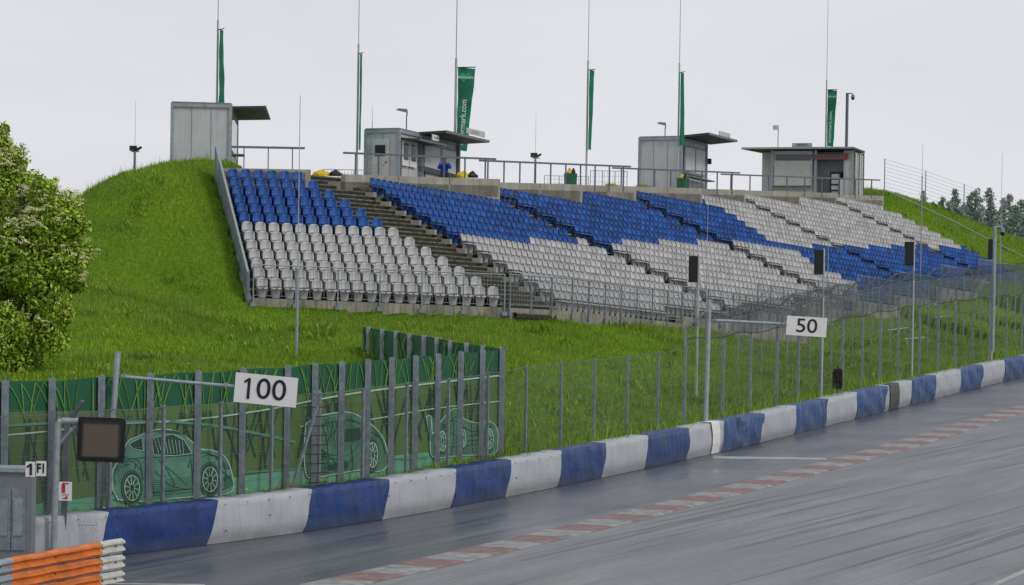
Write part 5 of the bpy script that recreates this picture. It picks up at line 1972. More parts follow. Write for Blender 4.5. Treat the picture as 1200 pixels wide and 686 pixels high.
# scribble: long crossing lines, lime above, dark below
x = -20.0
while x < 582:
    yt = np.interp(x, [0, 586], [449, 409]) + 2
    ym = np.interp(x, [p[0] for p in bandtop], [p[1] for p in bandtop])
    yb = np.interp(x, [p[0] for p in bandlow], [p[1] for p in bandlow])
    sc_ = np.interp(x, [0, 586], [1.0, 0.6])
    for _ in range(2):
        dx = R2.uniform(-22, 22) * sc_
        pts_ = curve([(x, yt), (x + dx * .5, (yt + ym) / 2), (x + dx, ym + 10)], 4)
        art.stroke(pts_, R2.uniform(0.8, 1.7) * sc_, 'art_lime' if R2.random() < .7 else 'art_olive', R2.choice([1, 2]))
        if R2.random() < .75:
            x2 = x + dx; dx2 = R2.uniform(-28, 28) * sc_
            art.stroke(curve([(x2, ym + 8), (x2 + dx2 * .6, (ym + yb) / 2), (x2 + dx2, yb - R2.uniform(0, 25))], 4), R2.uniform(1.2, 2.4) * sc_, 'art_dark', R2.choice([1, 2]))
    x += R2.uniform(9, 18) * sc_
# lighter ribbons
art.stroke(curve([(-20, 512), (50, 506), (130, 497), (210, 493), (300, 482), (420, 460), (586, 440)]), 1.8, 'art_line', 3)
art.stroke(curve([(190, 493), (250, 499), (300, 508), (345, 518)]), 3.2, 'art_teal', 3)
art.stroke(curve([(-10, 500), (60, 496), (120, 494), (185, 494)]), 3.0, 'art_teal', 3)
art.stroke(curve([(350, 500), (430, 492), (500, 480), (586, 470)]), 1.2, 'art_line', 3)
art.stroke(curve([(280, 554), (350, 549), (420, 541), (500, 536)]), 2.0, 'art_teal', 3)
art.build('scribble_print', banner)


def wheel(ar, cx, cy, rx, ry, lay):
    el_ = lambda k_: [(cx + rx * k_ * math.cos(a), cy + ry * k_ * math.sin(a)) for a in [2 * math.pi * i / 24 for i in range(24)]]
    ar.fill(el_(1.0), 'art_dark', lay)
    ar.stroke(el_(0.70), 0.9, 'art_line', lay + 1, True)
    ar.stroke(el_(0.92), 0.5, 'art_teal', lay + 1, True)
    ar.stroke(el_(0.22), 0.6, 'art_line', lay + 1, True)
    for k in range(10):
        a = 2 * math.pi * k / 10 + .2
        ar.stroke([(cx + rx * .2 * math.cos(a - .12), cy + ry * .2 * math.sin(a - .12)), (cx + rx * .68 * math.cos(a - .06), cy + ry * .68 * math.sin(a - .06))], .7, 'art_line', lay + 1)
        ar.stroke([(cx + rx * .2 * math.cos(a + .12), cy + ry * .2 * math.sin(a + .12)), (cx + rx * .68 * math.cos(a + .10), cy + ry * .68 * math.sin(a + .10))], .5, 'art_teal', lay + 1)


# coupe side view
S = lambda pts: [(120 + x / 3.61, 430 + y / 3.61) for x, y in pts]
ar = Art()
body = curve(S([(38, 520), (36, 450), (55, 408), (80, 380), (100, 318), (150, 291), (215, 267), (285, 266), (335, 288), (375, 318), (400, 345), (455, 352), (500, 370), (525, 400), (542, 450), (548, 515), (505, 540), (400, 548), (280, 558), (170, 570), (60, 562)]) , 4)
ar.fill(body, 'art_teal', 4); ar.stroke(body, 1.1, 'art_line', 5, True)
for w_ in ([(105, 325), (160, 298), (168, 355), (125, 348)], [(205, 300), (290, 284), (340, 310), (372, 365), (300, 376), (210, 372)]):
    ar.fill(S(w_), 'art_dark', 6); ar.stroke(S(w_), 0.7, 'art_line', 7, True)
for k in range(9): ar.stroke(S([(212 + k * 15, 300 + k * 1.5), (232 + k * 13, 368)]), 0.5, 'art_line', 7)
for c_ in ([(60, 400), (150, 385), (260, 382), (370, 372), (450, 360)], [(100, 330), (90, 380), (150, 400), (165, 480)], [(190, 385), (200, 460), (215, 545)], [(360, 345), (372, 420), (380, 540)],
           [(215, 440), (280, 500), (360, 520)], [(170, 550), (270, 540), (400, 525)], [(180, 535), (280, 525), (400, 512)], [(390, 400), (440, 372), (500, 400), (520, 470)], [(470, 360), (510, 385), (530, 430), (505, 420), (470, 375)],
           [(50, 500), (45, 450), (70, 410), (120, 400), (160, 440)], [(230, 390), (270, 440), (300, 500)], [(500, 480), (530, 470), (545, 500), (500, 520)], [(120, 300), (200, 272), (300, 272), (350, 300)],
           [(510, 460), (520, 500)], [(498, 440), (535, 470)], [(240, 400), (320, 470), (350, 500)], [(60, 440), (75, 420), (110, 412)]):
    ar.stroke(curve(S(c_), 5), 0.75, 'art_dark', 6)
for k in range(7):
    ar.stroke(curve(S([(45 + k * 5, 440 + k * 12), (60 + k * 6, 410 + k * 8), (95 + k * 4, 392 + k * 7)]), 3), 0.45, 'art_dark', 6)
    ar.stroke(curve(S([(395 + k * 14, 352 + k * 4), (430 + k * 12, 362 + k * 5), (480 + k * 8, 378 + k * 9)]), 3), 0.45, 'art_dark', 6)
    ar.stroke(curve(S([(180, 480 + k * 9), (270, 478 + k * 9), (380, 462 + k * 9)]), 3), 0.4, 'art_dark', 6)
for k in range(5):
    ar.stroke(curve(S([(508 + k * 7, 468 - k * 3), (512 + k * 7, 515 - k * 4)]), 2), 0.6, 'art_dark', 6)
    ar.stroke(curve(S([(150 + k * 12, 284 - k * 4), (230, 268 + k * 2), (300 + k * 8, 270 + k * 4)]), 3), 0.4, 'art_dark', 6)
ar.stroke(curve(S([(38, 560), (150, 590), (320, 575), (560, 545)]), 4), 1.0, 'art_dark', 6)
wheel(ar, 120 + 118 / 3.61, 430 + 512 / 3.61, 12.5, 21, 8); wheel(ar, 120 + 448 / 3.61, 430 + 476 / 3.61, 12.5, 20.5, 8)
ar.build('car_print', banner)
# second car, three quarter front
S = lambda pts: [(300 + x / 3.12, 380 + y / 3.12) for x, y in pts]
ar = Art()
body = curve(S([(178, 362), (230, 335), (300, 322), (350, 325), (392, 350), (430, 378), (462, 420), (478, 480), (476, 518), (440, 540), (400, 530), (300, 545), (200, 562), (176, 540), (170, 450)]), 4)
ar.fill(body, 'art_teal_dim', 4); ar.stroke(body, 1.1, 'art_line', 5, True)
ar.fill(S([(325, 380), (372, 378), (385, 400), (372, 428), (318, 432), (310, 405)]), 'art_dark', 6)
for c_ in ([(180, 390), (240, 365), (320, 352), (390, 368)], [(235, 360), (255, 430), (260, 540)], [(190, 420), (250, 470), (330, 480), (372, 440)], [(190, 500), (260, 490), (330, 500), (372, 470)],
           [(380, 400), (410, 395), (450, 420), (468, 480)], [(200, 530), (280, 520), (350, 500)], [(330, 345), (380, 365), (400, 390)], [(300, 330), (290, 380), (260, 420)], [(185, 450), (230, 455), (280, 500), (300, 540)],
           [(340, 440), (350, 500), (345, 535)], [(215, 345), (205, 400)], [(265, 335), (250, 370)], [(330, 395), (360, 392), (370, 410)], [(186, 470), (240, 480)], [(188, 485), (242, 500)]):
    ar.stroke(curve(S(c_), 5), 0.75, 'art_dark', 6)
for k in range(8): ar.stroke(S([(182 + k * 16, 372 - k * 3), (178 + k * 14, 440 - k * 2)]), 0.45, 'art_dark', 6)
for k in range(9):
    ar.stroke(curve(S([(245 + k * 12, 345 - k * 2), (262 + k * 10, 395), (256 + k * 9, 440 + k * 3)]), 3), 0.4, 'art_dark', 6)
    ar.stroke(curve(S([(195 + k * 2, 500 + k * 6), (260, 508 + k * 5), (330, 500 + k * 4)]), 3), 0.45, 'art_dark', 6)
for k in range(4): ar.stroke(curve(S([(392 + k * 12, 372 + k * 12), (420 + k * 10, 378 + k * 14), (452 + k * 6, 408 + k * 20)]), 3), 0.45, 'art_dark', 6)
ar.fill(S([(205, 478), (248, 470), (256, 492), (210, 500)]), 'art_dark', 6); ar.fill(S([(262, 515), (335, 505), (330, 528), (266, 535)]), 'art_dark', 6)
wheel(ar, 300 + 420 / 3.12, 380 + 478 / 3.12, 8.3, 21, 8)
ar.build('car_print', banner)
# third car, open cockpit rear view
S = lambda pts: [(440 + x / 3.43, 380 + y / 3.43) for x, y in pts]
ar = Art()
body = curve(S([(200, 370), (218, 372), (225, 440), (255, 395), (300, 345), (330, 342), (352, 380), (410, 398), (455, 390), (484, 420), (486, 480), (470, 520), (340, 528), (228, 535), (215, 480)]), 4)
ar.fill(body, 'art_teal_dim', 4); ar.stroke(body, 0.9, 'art_line', 5, True)
for c_ in ([(225, 450), (280, 400), (330, 360)], [(240, 530), (250, 450), (300, 390), (340, 400)], [(300, 345), (310, 430), (300, 525)], [(340, 400), (380, 430), (450, 420)], [(345, 420), (350, 520)], [(380, 400), (385, 520)],
           [(230, 500), (330, 490), (470, 480)], [(260, 400), (300, 440), (350, 450)], [(405, 400), (412, 515)], [(360, 450), (470, 440)], [(205, 385), (212, 470)], [(270, 380), (262, 520)], [(350, 470), (460, 462)]):
    ar.stroke(curve(S(c_), 5), 0.75, 'art_dark', 6)
wheel(ar, 440 + 262 / 3.43, 380 + 470 / 3.43, 6.0, 17, 8); wheel(ar, 440 + 345 / 3.43, 380 + 458 / 3.43, 4.5, 15, 8); wheel(ar, 440 + 452 / 3.43, 380 + 460 / 3.43, 6.0, 17, 8)
ar.build('car_print', banner)

# return leg of the banner fence running back up the bank
ra, rb = pz(BN, sB1, 0), A(424, 384, 119.5)
RT = Path([(rb.x, rb.y), (ra.x, ra.y)])
t = thing('return_fence', 'dark green scribbled banner fence leg running back up the bank', 'fence', (rb.x, rb.y, gzp(rb.x, rb.y)))
rpx = [(432, 383), (448, 386), (464, 388), (480, 391), (497, 393), (512, 395), (528, 399), (547, 402), (566, 404.5)]
pr = []
for px, py in rpx:
    s = RT.find(px, 4.0); q = RT.at(s); z = A(px, py, q.y).z; pr.append((s, z))
    MB().box((q.x, q.y - .06, z / 2 + 0.3), (0.14, 0.10, z - 0.6), 0).build('post', 'galv_l', t)
zr = lambda s: float(np.interp(s, [a for a, _ in pr], [b for _, b in pr]))
o = sheet(RT, 0.0, RT.l[-1], 0.8, lambda s: zr(s) - 0.04, 'banner_top', 'banner', t, 0.03)
ar = Art(RT)
for k in range(26):
    x0 = R2.uniform(424, 582); y0 = np.interp(x0, [424, 584], [385, 409])
    ar.stroke(curve([(x0, y0 + 1), (x0 + R2.uniform(-5, 5), y0 + 14), (x0 + R2.uniform(-8, 8), y0 + 32)], 3), R2.uniform(.5, 1.0), 'art_lime', 1)
ZTs = ZT; ZT = 9
ar.build('scribble_print', o)
ZT = ZTs

# ladder-like strut frame and diagonal brace at px 350-380
t = thing('lattice_strut', 'rusty lattice strut with short rungs standing before the second car drawing', 'strut', pz(CH, CH.find(374, 1), 0.7))
for px, lean in ((367, 2), (374, 0)):
    a, b = CH.zat(px, 575), CH.zat(px + lean, 466)
    MB().bar(pz(CH, a[0], 0.7), pz(CH, b[0], 3.4), 0.045, 0.045, 4).build('upright', 'galv', t)
for k in range(9):
    y = 478 + k * 11
    a, b = A(355 + k * 0.6, y, CH.at(CH.find(365, 2)).y - .15), A(385, y - 1, CH.at(CH.find(365, 2)).y - .15)
    MB().bar(a, b, 0.018, 0.018, 4).build('rung', 'bark', t)
dline = CH.at(CH.find(345, 2)).y - 0.2
MB().bar(A(340, 580, dline), A(372, 476, dline), 0.05, 0.04, 6).build('brace', 'galv', t)

# ------------------------------------------------------------------ distance boards
def one(parent, c, xd, yd, h, w, mat='ink'):
    """numeral 1 with its flag"""
    n = Vector((0, -0.004, 0))
    P = [(-.5, -.5 * h / w), (.5, -.5 * h / w), (.5, .5 * h / w), (-.35, .5 * h / w), (-1.9, .5 * h / w - 1.25), (-1.5, .5 * h / w - 1.95), (-.5, .5 * h / w - 1.15)]
    q = [c + xd * (x * w) + yd * (y * w) for x, y in P]
    MB().add([p + n for p in q], [(0, 1, 2, 6), (2, 3, 6), (3, 4, 5, 6)]).build('numeral', mat, parent)


def board(name, label, txt, c4, dpt, post, arm, ts, pr_=0.06):
    """c4: pixels of top-left, top-right, bottom-left of the plate"""
    tl, tr, bl = (A(*c, dpt) for c in c4)
    foot = A(*post[0], dpt - 0.1) if len(post[0]) == 2 else Vector(post[0])
    t = thing(name, label, 'distance board', foot)
    br = tr + (bl - tl)
    p = MB().prism([tl, tr, br, bl], (0, 0.05, 0)).build('plate', 'white', t)
    xd = (tr - tl).normalized(); cen = (tl + br) / 2 + Vector((0, -0.012, 0))
    yd = (tl - bl).normalized()
    if txt[0] == '1':
        text_obj('numerals', txt[1:], ts, 'ink', t, frame(cen + xd * 0.13, xd, yd), bold=0.002, sx=1.07)
        one(t, cen - xd * 0.40 - yd * 0.0, xd, yd, ts * 0.72, ts * 0.095)
    else:
        text_obj('numerals', txt, ts, 'ink', t, frame(cen, xd, yd), bold=0.002, sx=1.14)
    top = A(*post[1], dpt + 0.1)
    MB().bar(foot, top, pr_, pr_ * 0.9, 10).build('post', 'galv_l', t)
    a, b = A(*arm[0], dpt + 0.12), A(*arm[1], dpt + 0.12)
    MB().bar(a, b, pr_ * 0.55, pr_ * 0.55, 8).build('arm', 'galv_l', t)
    for q in (0.03, 0.93):
        c = a.lerp(b, q); MB().bar(c + Vector((0, -.05, .02)), c + Vector((0, .05, .02)), .05, .05, 8).build('clamp', 'galv', t)
    m = MB(); m.tube([top + Vector((0, 0, -.02)), (top + tl) / 2 + Vector((0, 0, .12)), tl + Vector((0.3, 0, 0))], 0.007, 4)
    m.build('stay_wire', 'rail', t)
    return t


board('distance_board', 'white board with black 100 hanging from a horizontal arm before the banner fence', '100', [(276.5, 436.5), (349.5, 443.5), (273.5, 471)], 83.6, [(120.5, 628), (138.5, 412)], [(142, 441.5), (274, 453)], 0.68, 0.075)
board('distance_board', 'white board with black 50 hanging over the chain link fence', '50', [(922.5, 370), (969.5, 373), (921.0, 392.5)], 119.8, [(826.5, 505), (831.2, 351)], [(835, 375.5), (922, 380)], 0.66, 0.09)

# ------------------------------------------------------------------ trackside screen, number plates, extinguisher sign
t = thing('display_screen', 'black framed unlit display screen on a bent galvanised pipe', 'screen', A(64, 640, 80))
D_ = 79.6
tl, tr, br, bl = A(91.5, 488.3, D_), A(147.5, 490.5, D_), A(145.5, 542.8, D_), A(89.5, 540.5, D_)
cc = (tl + br) / 2
rd = lambda p, k: cc + (p - cc) * k
bez = MB()
# rounded frame
loop = []
cs = [tl, tr, br, bl]
for i in range(4):
    p = cs[i]; pa = cs[i - 1]; pb = cs[(i + 1) % 4]
    loop += [p + (pa - p).normalized() * .07, p + ((pa - p).normalized() + (pb - p).normalized()) * .018, p + (pb - p).normalized() * .07]
bez.prism([q + Vector((0, 0.12, 0)) for q in loop], (0, -0.0 - 0.12, 0))
bez.build('housing', 'black', t)
s4 = [cc + (p - cc) * 0.765 + Vector((0, -.012, 0)) for p in cs]
MB().prism(s4, (0, 0.01, 0)).build('panel', 'screen', t)
m = MB()
for i in range(4): m.bar(rd(cs[i], .80) + Vector((0, -.02, 0)), rd(cs[(i + 1) % 4], .80) + Vector((0, -.02, 0)), .028, .028, 4)
m.build('bezel', 'dark', t)
m = MB(); P_ = [A(62.5, 645, 79.9), A(67.5, 500, 79.9), A(69, 495.5, 79.9), A(73, 493.5, 79.9), A(93, 494, 79.9)]
m.tube(P_, 0.075, 10); m.build('pipe', 'galv_l', t)
MB().bar(A(70, 520, 79.95), A(91, 498, 79.95), 0.045, 0.045, 8).build('pipe_brace', 'galv_l', t)


def plate(name, label, tl, br, d, mats, txts, size, skew=0):
    a, c = A(*tl, d), A(*br, d)
    b = Vector((c.x, a.y, a.z)); d_ = Vector((a.x, a.y, c.z))
    t = thing(name, label, 'sign', d_)
    MB().prism([a, Vector((c.x, a.y, a.z)), Vector((c.x, a.y, c.z)), d_], (0, 0.02, 0)).build('plate', mats, t)
    return t, a, c


t, a, c = plate('number_plate', 'small white plate with black numeral 1 on the mesh fence', (30, 541.3), (41, 559), 76.3, 'white', '1', .3)
one(t, (a + c) / 2 + Vector((.015, -.014, 0)), Vector((1, 0, 0)), Vector((0, 0, 1)), .25, .05)
t, a, c = plate('number_plate', 'small white plate lettered F1 on the mesh fence', (42.5, 540.5), (54, 558.2), 76.3, 'white', 'F1', .3)
text_obj('lettering', 'F1', 0.27, 'ink', t, frame(((a + c) / 2) + Vector((0, -.012, 0)), (1, 0, 0), (0, 0, 1)), bold=.010, sx=.75)
t, a, c = plate('extinguisher_sign', 'small white sign with a red fire extinguisher symbol beside the screen pipe', (69, 564.8), (84, 587), 79.2, 'white', '', .3)
cx, cy, czz = (a.x + c.x) / 2, a.y - .008, (a.z + c.z) / 2
m = MB(); m.box((cx - .04, cy, czz + .06), (.075, .01, .18)).box((cx - .04, cy, czz + .165), (.03, .01, .05)).box((cx + .01, cy, czz + .175), (.13, .01, .022)).box((cx + .0, cy, czz - .155), (.10, .01, .02)).box((cx + .03, cy, czz - .135), (.04, .01, .045))
m.build('symbol', 'red', t)
marks('lettering', 'red', t, frame((cx, cy - .004, czz - .075), (1, 0, 0), (0, 0, 1)), .20, .04, 9, (1,))

# rusty post and leaning strut beside the screen
t = thing('fence_post', 'dark weathered fence post with a bent top behind the screen', 'post', A(76, 640, 80.6))
MB().bar(A(73.5, 640, 80.6), A(79, 495, 80.6), 0.095, 0.085, 4).build('shaft', 'rail', t)
MB().bar(A(79, 496, 80.6), A(97, 470, 80.4), 0.07, 0.05, 4).build('bent_top', 'rail', t)
MB().bar(A(46, 645, 80.7), A(73, 520, 80.7), 0.055, 0.055, 4).build('strut', 'rail', t)

# mesh gate and grey cabinet at the far left
cb_ = thing('service_cabinet', 'grey metal cabinet with glazed doors behind the mesh at the left edge', 'cabinet', A(-10, 650, 77.2))
tlc, brc = A(-20, 553, 77.2), A(36, 668, 77.2)
MB().box(((tlc.x + brc.x) / 2, 77.55, (tlc.z + brc.z) / 2), (brc.x - tlc.x, 0.7, tlc.z - brc.z)).build('body', 'container_d', cb_)
MB().box(((tlc.x + brc.x) / 2, 77.55, tlc.z + .05), (brc.x - tlc.x + .1, 0.85, .09)).build('lid', 'galv_l', cb_)
for (xa, xb_) in ((-10, 12), (14, 29)):
    p, q = A(xa, 572, 77.18), A(xb_, 645, 77.18)
    dd2 = MB().box(((p.x + q.x) / 2, 77.18, (p.z + q.z) / 2), (q.x - p.x, .04, p.z - q.z)).build('door', 'galv', cb_)
    MB().box(((p.x + q.x) / 2, 77.14, (p.z + q.z) / 2 + .05), ((q.x - p.x) * .7, .02, (p.z - q.z) * .6)).build('pane', 'galv_l', dd2)
gm = thing('mesh_screen', 'dense wire mesh screen in a thin frame at the left edge', 'mesh screen', A(0, 650, 80.2))
pa_, pb_ = A(-30, 482, 80.9), A(116, 478, 80.9)
gp = Path([(pa_.x, pa_.y), (pb_.x, pb_.y)])
sheet(gp, 0, gp.l[-1], 0.0, (pa_.z + pb_.z) / 2, 'mesh_near', 'wire_mesh', gm)
m = MB()
for k in range(7):
    z = 0.3 + k * 0.5
    m.bar((pa_.x, pa_.y, z), (pb_.x, pb_.y, z), .006, .006, 4)
m.build('wires', 'rail', gm)
pa_, pb_ = A(-30, 550, 76.6), A(60, 548, 77.2)
gp = Path([(pa_.x, pa_.y), (pb_.x, pb_.y)])
sheet(gp, 0, gp.l[-1], 0.0, pa_.z, 'mesh_near', 'wire_mesh', gm)

# ------------------------------------------------------------------ orange and white guardrail, bottom left
g = thing('guardrail', 'triple beam guardrail painted orange with a white end at the bottom left', 'guardrail', A(100, 700, 76.5))
E0, E1_ = A(-40, 664.5, 70.6), A(143.3, 630.5, 76.8)
E0.z = E1_.z
xdir = (E1_ - E0); Lg = xdir.length
prof = [(0.00, 0.0), (-0.005, -0.02), (-0.075, -0.055), (-0.08, -0.10), (-0.01, -0.145), (-0.01, -0.175), (-0.075, -0.215), (-0.08, -0.26), (-0.005, -0.30), (0.0, -0.32)]
for k in range(4):
    zt = -0.345 * k
    d_ = Vector((xdir.x, xdir.y, 0)).normalized(); nr_ = Vector((d_.y, -d_.x, 0))
    def rail_piece(t0, t1, mat, nm, par):
        m = MB(); vs = []
        n_ = max(1, int((t1 - t0) * Lg / 0.3))
        for q in range(n_ + 1):
            b0 = E0.lerp(E1_, t0 + (t1 - t0) * q / n_)
            zt_ = min(E0.z, E1_.z) if False else b0.z
            for y_, z_ in prof: vs.append(tuple(b0 + nr_ * (-y_) + Vector((0, 0, z_ + zt + 0.006 * math.sin(q * 1.3 + k)))))
        n2_ = len(prof); fs = []
        for q in range(n_):
            for j in range(n2_ - 1): a = q * n2_ + j; fs.append((a, a + 1, a + n2_ + 1, a + n2_))
        m.add(vs, fs); return m.build(nm, mat, par, smooth=False)
    rail_piece(-0.2, 0.27, 'galv_l', 'plain_beam', g)
    rail_piece(0.27, 0.845, 'orange', 'orange_beam', g)
    rail_piece(0.845, 1.0, 'railwhite', 'white_end', g)
for tpos in (0.25, 0.62, 0.97):
    b0 = E0.lerp(E1_, tpos) - nr_ * 0.1
    MB().box((b0.x, b0.y, b0.z - 0.62), (0.12, 0.10, 1.15), math.atan2(d_.y, d_.x)).build('post', 'galv', g)
m = MB()
for k in range(4):
    for tpos in (0.2, 0.55, 0.86, 0.95):
        b0 = E0.lerp(E1_, tpos) + nr_ * 0.02 + Vector((0, 0, -0.345 * k - 0.16)); m.disc(b0, 0.018, nr_, 8)
m.build('bolts', 'dark', g)

# ------------------------------------------------------------------ speaker poles, traffic light
def speaker(label, px, y0, y1, ybase, d, w=9.5, side=-1, polew=0.045):
    a, b = A(px, y0, d), A(px, y1, d)
    g0 = A(px, ybase, d); g0.z = min(g0.z, gzp(a.x, a.y) - .1)
    t = thing('speaker_column', label, 'loudspeaker', (a.x, a.y, g0.z), 'loudspeaker columns along the fence')
    pw = w * d / F
    pxw = a.x + pw * 0.5 + 0.05
    MB().bar((pxw, a.y + .06, g0.z), (pxw, a.y + .06, a.z + 0.05), polew, polew, 8).build('pole', 'pole' if polew < .06 else 'galv_l', t)
    m = MB().box((a.x, a.y, (a.z + b.z) / 2), (pw, 0.22, a.z - b.z), 0.12)
    sp = m.build('cabinet', 'black', t)
    MB().box((a.x, a.y - .125, (a.z + b.z) / 2), (pw * .8, 0.02, (a.z - b.z) * .94), 0.12).build('grille', 'black', sp)
    for z in (a.z - .15, b.z + .15): MB().box((a.x + pw * .4, a.y + .08, z), (pw * .5, .05, .04)).build('bracket', 'galv', t)


speaker('black loudspeaker column over the white seats, leftmost of four', 812.5, 300, 331, 470, 127)
speaker('black loudspeaker column above the board reading 50', 959.5, 293, 322, 450, 138.5)
speaker('black loudspeaker column over the blue seats, third of four', 1065.5, 283.5, 311, 424, 155.5)
speaker('black loudspeaker column beside the dome camera at far right', 1161, 280.5, 304, 395, 171, 5)
cctv('thick galvanised mast with a white dome camera at far right', 1166, 265, 170, 1.6, 0.085, mat='galv_l', sc=0.95)

p = A(981, 466, 138.6)
t = thing('traffic_light', 'black two lamp track signal light standing on the barrier', 'traffic light', p)
MB().bar((p.x + .03, p.y, p.z - .5), (p.x + .03, p.y, p.z + .4), 0.035, 0.035, 6).build('pole', 'galv', t)
m = MB(); zc = A(981, 445, 138.6).z
lp = [(-.15, -.30), (-.17, -.22), (-.17, .26), (-.12, .36), (.10, .38), (.16, .30), (.17, -.2), (.13, -.32)]
m.prism([(p.x + x_ * 1.12, p.y - .12, zc + z_ * 1.18) for x_, z_ in lp][::-1], (0, .2, 0))
m.build('housing', 'black', t)
for dz, mt in ((.20, 'lens_red'), (-.17, 'black')):
    if mt == 'lens_red' and 'lens_red' not in MT: MT['lens_red'] = pmat('dull_red_lens', (0.05, 0.008, 0.008), 0.3)
    MB().disc((p.x, p.y - .135, zc + dz), .105, (0, 1, 0), 16).build('lens', mt, t)
    m = MB()
    for k in range(7):
        a0 = math.pi * k / 7; a1_ = math.pi * (k + 1) / 7
        m.quad((p.x + .125 * math.cos(a0), p.y - .13, zc + dz + .125 * math.sin(a0)), (p.x + .125 * math.cos(a1_), p.y - .13, zc + dz + .125 * math.sin(a1_)),
               (p.x + .125 * math.cos(a1_), p.y - .28, zc + dz + .125 * math.sin(a1_)), (p.x + .125 * math.cos(a0), p.y - .28, zc + dz + .125 * math.sin(a0)))
    m.build('visor', 'black', t)
MB().bar((p.x, p.y, zc + .42), (p.x, p.y, zc + .54), .02, .02, 5).build('top_bolt', 'black', t)

# ------------------------------------------------------------------ right bank: handrail and wire fence
hr_pts = [(1035, 222), (1076, 240), (1119, 260), (1161, 282), (1200, 301), (1235, 318)]
dv = [237, 236.5, 236, 235, 234, 233]
P_ = [A(x, y, d) for (x, y), d in zip(hr_pts, dv)]
t = thing('bank_handrail', 'long sloping handrail running down the bank at the right end of the seats', 'handrail', P_[0])
for a, b in zip(P_[:-1], P_[1:]): MB().bar(a, b, .035, .035, 6).build('rail', 'galv_l', t)
for k in range(11):
    q = k / 2; i = min(4, int(q)); f_ = q - i
    p = P_[i].lerp(P_[i + 1], f_)
    MB().bar(p, (p.x, p.y, p.z - 1.15), .028, .028, 6).build('post', 'galv', t)
wf_top = [(1037, 186), (1085, 200), (1130, 216), (1175, 232), (1230, 254)]
dv = [246, 251, 257, 263, 272]
P_ = [A(x, y, d) for (x, y), d in zip(wf_top, dv)]
t = thing('wire_fence', 'strand wire fence climbing down behind the grass ridge at right', 'fence', P_[0])
for k, p in enumerate(P_):
    MB().bar((p.x, p.y, p.z - 2.6), p, .04, .035, 6).build('post', 'galv', t)
for j in range(8):
    m = MB()
    for a, b in zip(P_[:-1], P_[1:]):
        m.bar(a - Vector((0, 0, .05 + j * .26)), b - Vector((0, 0, .05 + j * .26)), .010, .010, 3)
    m.build('wire_strand', 'galv_l', t)

# low pale rails lying along the bank behind the fence
for (x0, y0, x1, y1, nm_) in ((1040, 391, 1062, 388, 'lower left of the catch fence'), (1095, 375, 1130, 372, 'highest of the three'), (1060, 401, 1098, 398, 'longest of the three')):
    a, b = ground_hit(x0, y0 + 4), ground_hit(x1, y1 + 4)
    b = a + (b - a).normalized() * min((b - a).length, 2.2)
    t = thing('cross_rail', 'short pale rail on the grass behind the catch fence, ' + nm_, 'rail', a)
    up = Vector((0, 0, .32))
    MB().bar(a + up, b + up, .035, .035, 5).build('bar', 'pole', t)
    for q in (.12, .88):
        c = a.lerp(b, q); MB().bar((c.x, c.y, gzp(c.x, c.y) - .1), c + up, .03, .03, 5).build('post', 'pole', t)

# ------------------------------------------------------------------ elder bush, left
def leaf_cloud(centers, radii, N, size, seed, flat=0.0, squash=1.0, shell=0.55):
    g = np.random.default_rng(seed)
    cen = np.array(centers); rad = np.array(radii)
    wts = rad ** 2 / (rad ** 2).sum()
    k = g.choice(len(cen), N, p=wts)
    d = g.normal(size=(N, 3)); d /= np.linalg.norm(d, axis=1)[:, None]
    rr = (shell + (1 - shell) * g.random(N) ** 0.6) * (1 + 0.18 * np.sin(d[:, 0] * 6 + k) * np.sin(d[:, 2] * 5 + k * 2))
    P = cen[k] + d * (rad[k] * rr)[:, None] * np.array([1, 1, squash])
    s = size * g.uniform(0.6, 1.35, N)
    a = g.normal(size=(N, 3)) + d * 0.8; a /= np.linalg.norm(a, axis=1)[:, None]
    t1 = np.cross(a, g.normal(size=(N, 3))); t1 /= np.linalg.norm(t1, axis=1)[:, None]
    t2 = np.cross(a, t1)
    V = np.empty((N, 4, 3))
    V[:, 0] = P - t1 * s[:, None]; V[:, 1] = P + t2 * (s * 0.45)[:, None]; V[:, 2] = P + t1 * s[:, None]; V[:, 3] = P - t2 * (s * 0.45)[:, None]
    return V.reshape(-1, 3), np.arange(4 * N).reshape(N, 4), P, d, k


bd = 108.0
bush_px = [(20, 230, 38), (-15, 200, 40), (62, 262, 34), (30, 290, 46), (78, 305, 26), (0, 330, 44), (55, 345, 28), (-20, 270, 50), (10, 385, 28), (-25, 360, 40), (85, 270, 18), (15, 190, 20), (0, 165, 15), (50, 225, 20), (4, 152, 8), (-8, 172, 16), (40, 320, 30), (-30, 150, 22), (20, 412, 28), (58, 392, 26), (-12, 408, 28), (38, 428, 16), (-30, 330, 40), (70, 370, 18), (88, 296, 22), (92, 262, 15), (80, 240, 16), (84, 330, 18)]
cs_ = []; rs_ = []
for (x, y, r) in bush_px:
    p = A(x, y, bd + random.uniform(-1.2, 1.2)); cs_.append(tuple(p)); rs_.append(r * bd / F)
foot = A(10, 425, bd); foot.z = gzp(foot.x, foot.y)
t = thing('elder_bush', 'large flowering elder bush with cream blossom clusters at the left edge', 'bush', foot)
V, Fc, P, d, k = leaf_cloud(cs_, rs_, 42000, 0.075, 3)
npmesh('foliage', V, Fc, 'leaf', t)
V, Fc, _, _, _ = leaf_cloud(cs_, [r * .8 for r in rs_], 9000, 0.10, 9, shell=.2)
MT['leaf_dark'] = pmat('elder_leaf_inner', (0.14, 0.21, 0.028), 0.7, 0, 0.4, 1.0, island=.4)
npmesh('inner_foliage', V, Fc, 'leaf_dark', t)
